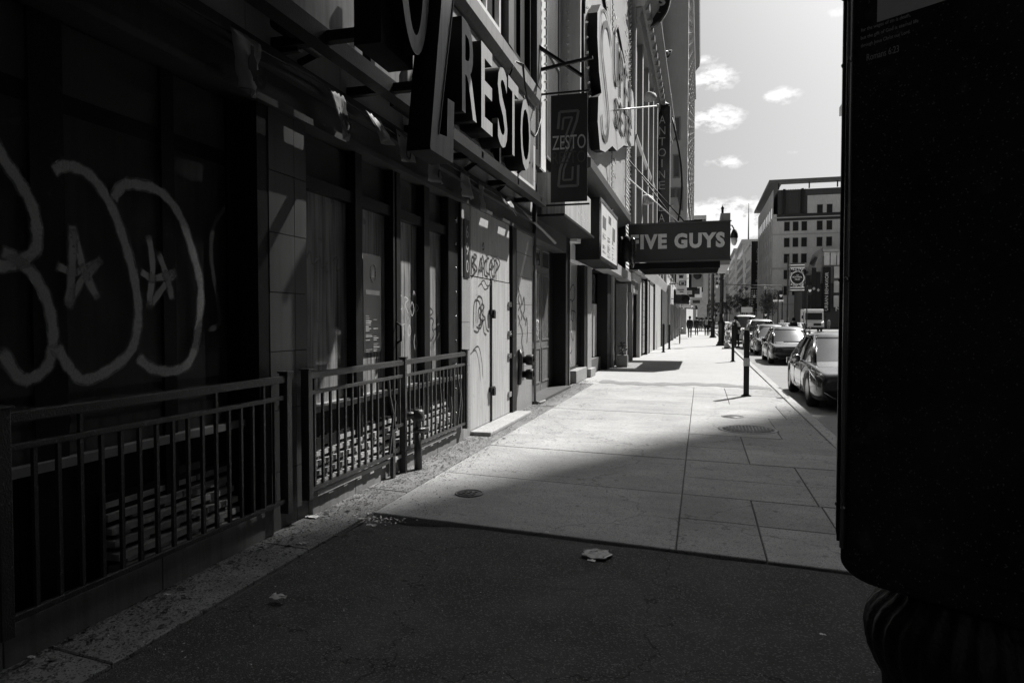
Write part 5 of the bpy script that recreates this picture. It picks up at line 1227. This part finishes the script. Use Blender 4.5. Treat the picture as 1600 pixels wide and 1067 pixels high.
def signal(x, y, label, z=4.2, white_on=True):
    t = thing('traffic_signal', label, 'traffic light', (x, y, 0), 'traffic signals at the far crossing')
    MB().tube([(x, y, 0), (x, y, z+1.2)], .07, 8).build('pole', blackm, t)
    MB().box(x+.1, x+.55, y-.2, y+.1, z, z+1.2).build('housing', under, t)
    MB().prism([(0,-.2),(.18,.0),(.18,.16),(.09,.2),(0,.12),(-.09,.2),(-.18,.16),(-.18,.0)], (x+.32, y-.22, z+.5), YR, XU, (0,.03,0)).build('lens', bulb_m, t)
    return t
signal(9.6, 95, 'pedestrian signal left of the banner lamp'); signal(13.35, 97, 'pedestrian signal right of the banner lamp', 4.9); signal(9.9, 120, 'low signal on the far corner below the office building', 1.9)
mb = MB().tube([(15, 141, 0), (15, 141, 8.3)], .1, 8).tube([(15, 141, 8.2), (4.5, 141, 8.6)], .06, 6).tube([(15, 141, 7.2), (9, 141, 8.4)], .04, 6).build('pole', blackm, None)
tag(mb, 'thin mast arm reaching across the far crossing', 'traffic light')
ns = thing('street_name_sign', 'small white street name plate on the far corner', 'sign', (10.2, 98, 4))
MB().tube([(9.2, 98, 0), (9.2, 98, 5.2)], .05, 6).build('pole', blackm, ns); MB().box(9.25, 10.6, 98, 98.05, 4.05, 4.3).build('plate', white, ns)
for i, (x, y, z0, w_, h_) in enumerate(((8.0, 150, 3.2, 2.2, 1.1), (-.6, 150, 5, 1.4, 4), (4.0, 215, 7, 3.0, 4.6))):
    t = thing('distant_sign', ('wide pale sign over the far roadway', 'pale hanging sign in the far left row', 'bright white far billboard between the street ends')[i], 'sign', (x, y, z0))
    MB().box(x, x+w_, y, y+.3, z0, z0+h_).build('board', white, t); MB().tube([(x+w_/2, y+.2, 0), (x+w_/2, y+.2, z0)], .12, 6).build('pole', blackm, t)
for i, (x, y, h) in enumerate(((14.2, 168, 9), (13.8, 196, 8), (13.6, 235, 9))):
    t = thing('street_lamp', ('short dark street lamp along the office building', 'dark street lamp beyond the office building corner', 'farthest dark street lamp on the right')[i], 'street lamp', (x, y, 0), 'tall ornate black street lamps')
    MB().tube([(x, y, 0), (x, y, h)], .13, 8).build('shaft', blackm, t); MB().lathe([(.1, h-.4), (.35, h-.2), (.3, h+.3), (.05, h+.6)], (x, y, 0), 10).build('lantern', bulb_m, t)
# ============================================================ TREES at the end of the street
def tree(x, y, h, r, seed, label):
    t = thing('street_tree', label, 'tree', (x, y, 0), 'street trees at the far end of the road'); rr = random.Random(seed); mb = MB()
    mb.tube([(x, y, 0), (x+.1, y, h*.3), (x, y, h*.55)], [.22, .17, .1], 8)
    for k in range(7):
        a = 2*math.pi*k/7; mb.tube([(x, y, h*(.3+.03*k)), (x+r*.4*math.cos(a), y+r*.4*math.sin(a), h*.6), (x+r*.7*math.cos(a), y+r*.7*math.sin(a), h*.8)], [.08, .05, .02], 5)
    mb.build('trunk', bark, t); vs = MB()
    cl = [(Vector((rr.gauss(0, r*.42), rr.gauss(0, r*.42), h*.66+rr.gauss(0, h*.14))), rr.uniform(.5, 1.1)) for _ in range(30)]
    for c, s_ in cl:
        for _ in range(70):
            p = Vector((x, y, 0))+c+Vector((rr.gauss(0, 1), rr.gauss(0, 1), rr.gauss(0, .8))).normalized()*s_*rr.random()**.4
            d = Vector((rr.uniform(-1,1), rr.uniform(-1,1), rr.uniform(-1,1))).normalized()*.16; e = d.cross(Vector((rr.random(), rr.random(), 1))).normalized()*.11
            vs.add([p-d, p+e, p+d, p-e], [(0,1,2,3)])
    vs.build('crown', leafm, t, fix=False)
tree(13.2, 150, 8.5, 2.2, 1, 'small tree standing at the right corner beyond the truck')
for i, (x, y, h, r_, lb) in enumerate(((11.8, 215, 11, 3.4, 'dark rounded tree behind the parked white van'), (13.0, 248, 12, 3.6, 'leafy tree right of the rounded one'), (9.8, 290, 12, 4, 'tree in the middle of the far street end'), (5.5, 300, 13, 4.2, 'broad tree at the left of the street end'), (1.8, 262, 10, 3, 'tree by the far left sidewalk'), (12.5, 330, 15, 5, 'tallest tree at the far street end'))): tree(x, y, h, r_, i+5, lb)

# ============================================================ VEHICLES
def car(x, y, L_, W_, H_, paint, label, kind='car', zs=1.0, roof=(.275, .475, .73, .92), detail=True, away=False, sign=None):
    t = thing('parked_car' if kind == 'car' else kind, label, 'car' if kind in ('car', 'moving_car') else 'van', (x, y, -.13), 'cars parked and driving along the street', rz=math.pi if away else 0)
    w = W_/2; st = [(0, .80, .26, .56), (.004, .86, .20, .63), (.03, .93, .17, .70), (.07, .965, .15, .735), (.14, .99, .15, .78), (.22, 1, .15, .81), (.30, 1, .15, .84), (.5, 1, .15, .85), (.72, 1, .15, .86), (.86, .97, .16, .88), (.95, .92, .2, .88), (.99, .84, .3, .80), (1, .76, .4, .72)]
    zk = H_/1.42; rings = []
    for f_, ws, zl, zt in st:
        hw = w*ws; zl = zl*zk; zt = zt*zk+.0; h = zt-zl
        half = [(0, zl), (.86*hw, zl), (.975*hw, zl+.07*h), (hw, zl+.42*h), (.995*hw, zl+.68*h), (.955*hw, zl+.86*h), (.90*hw, zt-.03*h), (.84*hw, zt), (.45*hw, zt+.015), (0, zt+.025)]
        rings.append([(a, f_*L_, b_) for a, b_ in half]+[(-a, f_*L_, b_) for a, b_ in half[-2:0:-1]])
    n = len(rings[0]); mb = MB(); vs = [p for r_ in rings for p in r_]
    fs = [(i*n+j, i*n+(j+1) % n, (i+1)*n+(j+1) % n, (i+1)*n+j) for i in range(len(rings)-1) for j in range(n)]+[tuple(range(n))[::-1], tuple((len(rings)-1)*n+j for j in range(n))]
    mb.add(vs, fs, 0, True); body = mb.build('body', paint, t, local=True)
    s_ = body.modifiers.new('s', 'SUBSURF'); s_.levels = 2; s_.render_levels = 2; evalmesh(body)
    fa, ra, wr = .19*L_, .785*L_, .33*zk
    if detail:
        for ya in (fa, ra):
            c_ = MB().lathe([(wr*1.13, -w*1.2), (wr*1.13, w*1.2)], (0, ya, wr), 28, axis='x').build('cutter', under, t, local=True)
            bo = body.modifiers.new('b', 'BOOLEAN'); bo.object = c_; bo.operation = 'DIFFERENCE'; bo.solver = 'EXACT'
            evalmesh(body); bpy.data.objects.remove(c_)
        body.data.materials.clear(); body.data.materials.append(paint)
        MB().box(-w*.8, w*.8, fa-wr*1.3, fa+wr*1.3, .2, .7*zk).box(-w*.8, w*.8, ra-wr*1.3, ra+wr*1.3, .2, .7*zk).build('wheel_well', under, t, local=True)
    for ya in (fa, ra):
        for sx in (-1, 1):
            c = (sx*(w-.13), ya, wr); o = sx*.12
            wh = MB().lathe([(wr*.62, -.10), (wr*.95, -.10), (wr, -.06), (wr, .06), (wr*.95, .10), (wr*.62, .10)], c, 26, axis='x').build('wheel', tyre, t, local=True)
            rm = MB().lathe([(.02, c[0]+o*.55), (wr*.2, c[0]+o*.6), (wr*.22, c[0]+o*.4)], (0, ya, wr), 14, axis='x')
            rm.lathe([(wr*.58, c[0]+o*.85), (wr*.65, c[0]+o*.85), (wr*.65, c[0]+o*.2), (wr*.58, c[0]+o*.2)], (0, ya, wr), 24, axis='x')
            for k in range(5 if detail else 0):
                a = 2*math.pi*k/5+.3; rm.bar((c[0]+o*.6, ya+.04*math.cos(a), wr+.04*math.sin(a)), (c[0]+o*.75, ya+wr*.62*math.cos(a), wr+wr*.62*math.sin(a)), .055, .03, up=(1,0,0))
            q_ = rm.build('rim', rimm, t, local=True); q_.parent = wh
    # greenhouse
    b0, b1, r0, r1 = roof[0]*L_, roof[3]*L_, roof[1]*L_, roof[2]*L_; zb = .83*zk; zr = H_-.05
    bw, rw = w*.90, w*.66
    def gring(z, ya, yb, hw, c=.1): return [(-hw*.82, ya, z), (0, ya-c*.9, z), (hw*.82, ya, z), (hw, ya+c*2, z), (hw, (ya+yb)/2, z), (hw, yb-c*2, z), (hw*.82, yb, z), (0, yb+c*.7, z), (-hw*.82, yb, z), (-hw, yb-c*2, z), (-hw, (ya+yb)/2, z), (-hw, ya+c*2, z)]
    A = gring(zb-.06, b0-.10, b1+.08, bw); Bq = gring(zr-.06, r0, r1, rw+.01)
    mid = [tuple((a[k]*.45+b_[k]*.55)+((.025*(1 if a[0] > 0 else -1) if abs(a[0]) > .1 else 0) if k == 0 else 0) for k in range(3)) for a, b_ in zip(A, Bq)]
    n = 12; MB().add(A+mid+Bq, [(i*n+j, i*n+(j+1) % n, (i+1)*n+(j+1) % n, (i+1)*n+j) for i in (0, 1) for j in range(n)], 0, True).build('windows', carglass, t, local=True)
    Ra = gring(zr-.075, r0-.05, r1+.05, rw+.035); Rb = gring(zr-.02, r0+.03, r1-.04, rw-.01); Rc = [(p[0]*.6, p[1]*.55+(r0+r1)/2*.45, zr+.045) for p in Rb]
    MB().add(Ra+Rb+Rc, [(i*n+j, i*n+(j+1) % n, (i+1)*n+(j+1) % n, (i+1)*n+j) for i in (0, 1) for j in range(n)]+[tuple(2*n+j for j in range(n))], 0, True).build('roof', paint, t, local=True)
    for sx in (-1, 1):
        pr = MB().tube([(sx*bw*.86, b0-.06, zb-.03), (sx*(bw*.78+.02), b0*.5+r0*.5, (zb+zr)/2+.02), (sx*(rw*.9+.02), r0+.02, zr-.05)], .035, 8)
        pr.tube([(sx*bw*.9, b1-.02, zb-.02), (sx*(rw*.92), r1-.02, zr-.05)], .06, 8)
        pr.tube([(sx*(bw+.012), (b0+b1)*.5+.1, zb-.02), (sx*(rw+.03), (r0+r1)/2, zr-.05)], .03, 8)
        pr.tube([(sx*(rw+.03), r0+.05, zr-.05), (sx*(rw+.03), r1-.05, zr-.05)], .025, 8); pr.build('pillar', paint if detail else under, t, local=True)
        MB().lathe([(.01, -.05), (.07, -.035), (.085, 0), (.07, .045), (.02, .06)], (sx*(w+.09), b0+.25, zb+.06), 12, axis='y').tube([(sx*(w-.04), b0+.28, zb), (sx*(w+.06), b0+.26, zb+.04)], .02, 6).build('mirror', chrome if paint == cpaint[1] else paint, t, local=True)
        hl = MB().add([(sx*w*.945, .105*L_, .655*zk), (sx*w*.90, .052*L_, .56*zk), (sx*w*.62, .030*L_, .54*zk), (sx*w*.56, .030*L_, .63*zk), (sx*w*.80, .050*L_, .67*zk), (sx*w*.955, .14*L_, .715*zk)], [(0,1,2,3,4,5)], 0)
        hl.v = [v+Vector((sx*.02, -.05, .006)) for v in hl.v]
        h_ = MB(); P = hl.v; h_.add(P+[p+Vector((-sx*.08, .10, -.0)) for p in P], [(0,1,2,3,4,5)]+[(i, (i+1) % 6, (i+1) % 6+6, i+6) for i in range(6)]).build('headlight', lens, t, local=True)
        if detail:
            for ys in (.34, .56, .76): MB().bar((sx*(w-.003), ys*L_, .25*zk), (sx*(w-.012), ys*L_+.02, .78*zk), .008, .012).build('door_seam', under, t, local=True)
            for ys in (.50, .71): MB().box(sx*(w-.04), sx*(w+.008), ys*L_, ys*L_+.18, .70*zk, .725*zk).build('door_handle', paint, t, local=True)
        MB().box(sx*w*.62, sx*w*.92, L_-.10, L_+.0, .62*zk, .76*zk).build('tail_light', M('tail lamp lens', .08, .1, 9, .2, 0, coat=1), t, local=True)
    if detail:
        gr = MB()
        gr.box(-w*.56, w*.56, -.04, .10, .52*zk, .615*zk); gr.build('grille', under, t, local=True, bevel=.006)
        for z in (.545, .585): MB().box(-w*.5, w*.5, -.05, -.038, z*zk, (z+.012)*zk).build('grille_bar', chrome, t, local=True)
        MB().prism([(-w*.70, .22*zk), (w*.70, .22*zk), (w*.82, .38*zk), (-w*.82, .38*zk)], (0, -.03, 0), (1,0,0), (0,0,1), (0, .09, 0)).build('lower_intake', under, t, local=True)
        for sx in (-1, 1): MB().tube([(sx*w*.80, -.03, .36*zk), (sx*w*.62, -.036, .25*zk), (sx*w*.3, -.036, .235*zk)], .008, 6).build('chrome_lip', chrome, t, local=True)
        MB().lathe([(.005, -.062), (.055, -.058), (.055, -.03)], (0, 0, .575*zk), 20, axis='y').build('badge', chrome, t, local=True)
        MB().bar((-.3, b0-.16, zb+.012), (.2, b0-.14, zb+.02), .02).bar((.1, b0-.16, zb+.012), (.6, b0-.1, zb+.02), .02).build('wiper', under, t, local=True)
    if sign: MB().box(-.3, .3, (r0+r1)/2-.05, (r0+r1)/2+.1, zr+.03, zr+.16).build('roof_sign', white, t, local=True)
    return t
car(2.86, 13.2, 4.6, 1.86, 1.40, cpaint[1], 'nearest dark graphite sedan parked at the curb, partly behind the cabinet')
car(3.32, 26.75, 4.5, 1.78, 1.40, cpaint[0], 'black sedan parked second in the row with sunlit windshield', roof=(.27, .45, .72, .92))
car(3.30, 33.6, 4.6, 1.80, 1.45, cpaint[1], 'third parked sedan, darker flank and pale roof, between the black sedan and the utility car')
car(3.38, 40.6, 4.7, 1.88, 1.72, cpaint[2], 'tall utility car fourth in the parked row', roof=(.26, .38, .86, .97))
car(3.1, 50.5, 5.2, 2.0, 2.05, cpaint[3], 'white van roof rising behind the parked utility car', kind='parked_van', roof=(.16, .28, .93, .98), detail=False)
car(2.9, 60, 4.5, 1.78, 1.42, cpaint[2], 'small silver car parked beyond the white van', detail=False)
car(2.8, 68, 4.5, 1.78, 1.42, cpaint[0], 'small dark car parked seventh in the row', detail=False)
car(2.8, 78, 4.5, 1.78, 1.45, cpaint[2], 'distant silver car parked near the second lamp', detail=False)
car(3.0, 92, 4.6, 1.8, 1.5, cpaint[3], 'distant white car last in the parked row', detail=False)
car(7.1, 62, 4.5, 1.78, 1.45, cpaint[3], 'white car driving in the middle lane', kind='moving_car', detail=False)
car(9.2, 70, 4.5, 1.78, 1.45, cpaint[3], 'pale car driving in the right lane', kind='moving_car', detail=False)
car(6.2, 150, 4.5, 1.78, 1.5, cpaint[1], 'tiny dark car far down the roadway', kind='moving_car', detail=False)
# step van
sv = thing('delivery_truck', 'white boxy delivery step van with dark windshield at the crossing', 'truck', (16.1, 109.4, -.13), rz=rad(-3))
tp = M('dull white truck paint', .42, .12, 1.5, .45, .05, 20, streak=.15)
MB().prism([(0, .55), (0, 1.25), (.35, 1.45), (.75, 1.62), (1.0, 2.85), (.95, 3.1), (1.2, 3.35), (7, 3.4), (7, .55)], (-1.35, 0, 0), (0,1,0), (0,0,1), (2.7, 0, 0)).build('body', tp, sv, local=True, bevel=.05)
MB().add([(-1.15, .745, 1.72), (1.15, .745, 1.72), (1.15, .955, 2.78), (-1.15, .955, 2.78)], [(0,1,2,3)]).build('windshield', matte, sv, local=True)
MB().box(-1.3, 1.3, -.12, .02, .42, .68).build('bumper', under, sv, local=True); MB().box(-.1, .95, -.03, .02, .85, 1.25).build('grille', under, sv, local=True)
for x in (-1.0, 1.05): MB().lathe([(.01, -.04), (.13, -.03), (.14, .02)], (x, 0, 1.02), 16, axis='y').build('headlight', lens, sv, local=True)
MB().lathe([(.01, -.05), (.22, -.045), (.24, .02)], (-.35, 0, 1.02), 20, axis='y').build('emblem', letface, sv, local=True)
MB().box(-1.37, -1.352, 1.15, 2.1, 1.0, 2.9).build('side_door', glassd, sv, local=True)
for x in (-1.05, 1.05):
    for y_ in (1.0, 5.2): MB().lathe([(.2, -.14), (.45, -.14), (.48, 0), (.45, .14), (.2, .14)], (x, y_, .48), 20, axis='x').build('wheel', tyre, sv, local=True)
for x in (-1.6, 1.55): MB().box(x-.1, x+.12, .6, .68, 1.9, 2.4).build('mirror', under, sv, local=True)
MB().box(-1.2, 1.2, .3, 6.5, .3, .6).build('chassis', under, sv, local=True)
# ============================================================ PEOPLE
def skinned(name, joints, edges, radii, mat_, par, sub=1):
    me = bpy.data.meshes.new(name); me.from_pydata(joints, edges, []); o = link(name, me, par)
    sk = o.modifiers.new('skin', 'SKIN'); sk.use_smooth_shade = True
    for i, v in enumerate(me.skin_vertices[0].data): v.radius = radii[i] if isinstance(radii[i], tuple) else (radii[i],)*2
    me.skin_vertices[0].data[0].use_root = True
    s_ = o.modifiers.new('s', 'SUBSURF'); s_.levels = sub; s_.render_levels = sub
    evalmesh(o); o.data.materials.clear(); o.data.materials.append(mat_); return o
def person(x, y, h, label, coat=cloth_d, legs=cloth_m, rz=0, stride=.16, coatlen=.80, bag=False, lean=0, z=0):
    t = thing('person', label, 'person', (x, y, z), 'pedestrians on the street', rz=rz); k = h/1.76
    V = lambda *p: (p[0]*k, p[1]*k, p[2]*k)
    s_ = stride; ln = lean
    J = [V(0, 0, .95), V(0, ln*.3, 1.15), V(0, ln*.7, 1.38), V(0, ln, 1.50), V(0, ln+.02, 1.60), V(0, ln+.02, 1.70),
         V(-.18, ln*.8, 1.42), V(-.23, ln-.04, 1.14), V(-.22, ln+.06, .90), V(-.22, ln+.09, .81), V(.18, ln*.8, 1.42), V(.23, ln+.05, 1.14), V(.22, ln+.12, .91), V(.22, ln+.15, .82),
         V(-.10, 0, .90), V(-.10, s_*.6, .50), V(-.10, s_*.9, .08), V(-.10, s_+.12, .035), V(.10, 0, .90), V(.10, -s_*.2, .50), V(.10, -s_, .10), V(.10, -s_+.12, .04)]
    E_ = [(0,1),(1,2),(2,3),(3,4),(4,5),(2,6),(6,7),(7,8),(8,9),(2,10),(10,11),(11,12),(12,13),(0,14),(14,15),(15,16),(16,17),(0,18),(18,19),(19,20),(20,21)]
    Rr = [.13, .125, .14, .055, .085, .095, .06, .045, .035, .04, .06, .045, .035, .04, .085, .06, .045, .04, .085, .06, .045, .04]
    skinned('body', J, E_, [r*k for r in Rr], skin, t)
    skinned('trousers', [J[0], J[14], J[15], tuple(J[16]), J[18], J[19], J[20]], [(0,1),(1,2),(2,3),(0,4),(4,5),(5,6)], [.145*k, .10*k, .075*k, .062*k, .10*k, .075*k, .062*k], legs, t)
    low = V(0, 0, coatlen)
    skinned('jacket', [V(0, 0, .98), J[1], V(0, ln*.7, 1.37), low, J[6], J[7], J[8], J[10], J[11], J[12]], [(0,1),(1,2),(0,3),(2,4),(4,5),(5,6),(2,7),(7,8),(8,9)], [(.24*k, .16*k), (.22*k, .15*k), (.22*k, .15*k), (.25*k, .17*k), .09*k, .062*k, .052*k, .08*k, .062*k, .052*k], coat, t)
    MB().lathe([(.02*k, 1.815*k), (.07*k, 1.80*k), (.105*k, 1.73*k), (.108*k, 1.66*k), (.09*k, 1.60*k), (.06*k, 1.585*k)], (0, (ln+.0)*k, 0), 14).build('hair', under, t, local=True)
    for sx in (-.1, .1):
        y0 = (s_ if sx < 0 else -s_)
        MB().box((sx-.045)*k, (sx+.045)*k, (y0-.08)*k, (y0+.17)*k, 0, .075*k).build('shoe', under, t, local=True, bevel=.02)
    if bag: MB().box(-.14*k, .14*k, (-.28)*k, (-.13)*k, 1.05*k, 1.45*k).build('backpack', M('pale backpack', .3, .2, 8, .8), t, local=True, bevel=.04)
    return t
person(-1.0, 63.4, 1.86, 'man in a long dark coat walking away on the left sidewalk', coatlen=.72)
person(-.48, 73.5, 1.84, 'person in dark clothes just right of the long coat walker', coatlen=.66)
person(.48, 71.2, 1.82, 'walker with pale backpack, left of the close pair', bag=True, legs=cloth_d)
person(.84, 71.4, 1.78, 'walker in dark jacket, right of the close pair', legs=M('dark denim', .05, .2, 8, .9))
person(-.1, 96, 1.8, 'distant dark figure between the long coat walker and the pair'); person(.35, 112, 1.8, 'farthest dark walker on the left sidewalk', coat=cloth_m)
person(2.08, 43.2, 1.86, 'person in dark clothes standing at the curb beside the utility car', rz=rad(60), stride=.05, z=-.13, lean=.08, legs=cloth_d)
person(6.3, 52, 1.8, 'dark figure out in the roadway behind the parked roofs', z=-.13)
person(18.2, 118, 1.8, 'pale clothed person standing right of the delivery truck', coat=M('pale coat', .5, .1, 8, .8), legs=cloth_m); person(20.0, 121, 1.8, 'second pedestrian at the right corner, behind the pale one', coat=cloth_m)
person(11.9, 112, 1.8, 'pedestrian waiting left of the delivery truck', coat=M('pale coat', .5, .1, 8, .8))
# ============================================================ LITTER
def scrap(x, y, s, label, m_=paperw, name='paper_scrap', seed=0, flat=.4):
    rr = random.Random(seed+int(x*100)); n = 5; vs = []
    for i in range(n+1):
        for j in range(n+1): vs.append((x+s*(i/n-.5)*(1+.3*rr.random()), y+s*.6*(j/n-.5)+rr.uniform(-.1, .1)*s, .006+s*flat*rr.random()*.35))
    o = MB().add(vs, [(i*(n+1)+j, (i+1)*(n+1)+j, (i+1)*(n+1)+j+1, i*(n+1)+j+1) for i in range(n) for j in range(n)], 0, False).build(name, m_, None)
    return tag(o, label, 'litter')
clearpl = M('crushed clear plastic', .3, .3, 30, .12, .3, 60, coat=1)
t = MB().lathe([(.01, .0), (.085, -.002), (.10, .008), (.085, .014), (.07, .008), (.05, .012), (.01, .009)], (-.64, 4.36, -.014), 22, flute=7, fr=.12).build('crushed_cup_lid', clearpl, None)
tag(t, 'crushed clear plastic lid lying on the asphalt near the slab edge', 'litter')
for i, (sx_, sy_, s_, lb) in enumerate(((-0.65, 4.19, .07, 'small pale scrap just below the crushed lid'), (-1.04, 4.68, .04, 'tiny white triangle at the slab edge'), (-0.59, 5.03, .05, 'torn strip on the shaded slab'), (-2.84, 4.56, .14, 'white twisted paper strip in the leaf litter by the wall'),
        (-2.56, 4.0, .10, 'curled leaf shaped scrap below the twisted strip'), (-2.19, 3.18, .13, 'long pale twig-like strip on the asphalt'), (-2.8, 3.05, .05, 'small white scrap in front of the shaded rail'), (-2.86, 2.31, .05, 'white scrap at the bottom left corner'), (-2.31, 4.49, .10, 'bright crumpled scrap pile at the slab corner'), (-2.46, 4.62, .07, 'second bright scrap left of the slab corner pile'), (0.57, 3.49, .04, 'pale leaf at the lower right of the asphalt'), (-1.91, 5.62, .03, 'white chip on the small valve cover'))):
    scrap(sx_, sy_, s_*.62, lb, seed=i, m_=paperw if i not in (4, 5) else paper)
rr = random.Random(21)
def debris(n, fx, name, m_, smin, smax, label, zf=.004):
    vs = MB()
    for _ in range(n):
        x, y = fx(); s_ = rr.uniform(smin, smax); a = rr.uniform(0, 6.28)
        z = (zf if y > skew(x, 4.56) or x < -2.47 else -.016)+rr.uniform(0, s_*.25)
        c_, s2 = math.cos(a)*s_, math.sin(a)*s_
        vs.add([(x-c_, y-s2, z), (x+s2*.5, y-c_*.5, z+s_*.4*rr.random()), (x+c_, y+s2, z+s_*.3*rr.random()), (x-s2*.5, y+c_*.5, z+s_*.5*rr.random())], [(0,1,2,3)])
    o = vs.build(name, m_, None, fix=False); o['kind'] = 'stuff'; o['label'] = label; return o
def wallside():
    y = rr.uniform(1.5, 17); return (-2.87+abs(rr.gauss(0, .20))*(1.4 if 5.5 < y < 9 else 1), y)
def clumpy():
    while True:
        x, y = rr.uniform(-2.85, -1.3), rr.uniform(4.6, 16)
        if mn.noise(Vector((x*2.2, y*1.4, 5)))+.15*mn.noise(Vector((x*9, y*9, 1))) > .08+.35*(x+2.4): return x, y
debris(8000, wallside, 'leaf_litter', litter_m, .003, .013, 'dry dark leaf litter gathered along the wall')
debris(420, wallside, 'dry_leaves', litter_m, .012, .028, 'larger dry leaves along the wall')
debris(4200, clumpy, 'leaf_litter', litter_m, .002, .009, 'thin scatter of dark grit over the left slabs')
debris(900, lambda: (rr.uniform(-2.8, 1.5), rr.uniform(1.0, 14)), 'leaf_litter', litter_m, .003, .009, 'sparse dark grit over the walk')
debris(420, lambda: (-2.85+abs(rr.gauss(0, .5)), rr.uniform(1.2, 8)), 'pale_chips', paper, .002, .008, 'pale chips and crumbs near the wall')
debris(320, lambda: (rr.uniform(-2.4, 1.4), rr.uniform(1.3, 4.5)), 'pale_chips', paper, .002, .006, 'pale crumbs on the asphalt')
debris(120, lambda: (-2.35+rr.gauss(0, .12), 4.72+rr.gauss(0, .06)), 'pale_chips', paperw, .004, .016, 'broken bright crumbs at the slab corner')
debris(900, lambda: (1.5+rr.gauss(0, .16), rr.uniform(9, 17)), 'leaf_litter', litter_m, .004, .014, 'grit gathered at the curb')
bpy.context.view_layer.update()
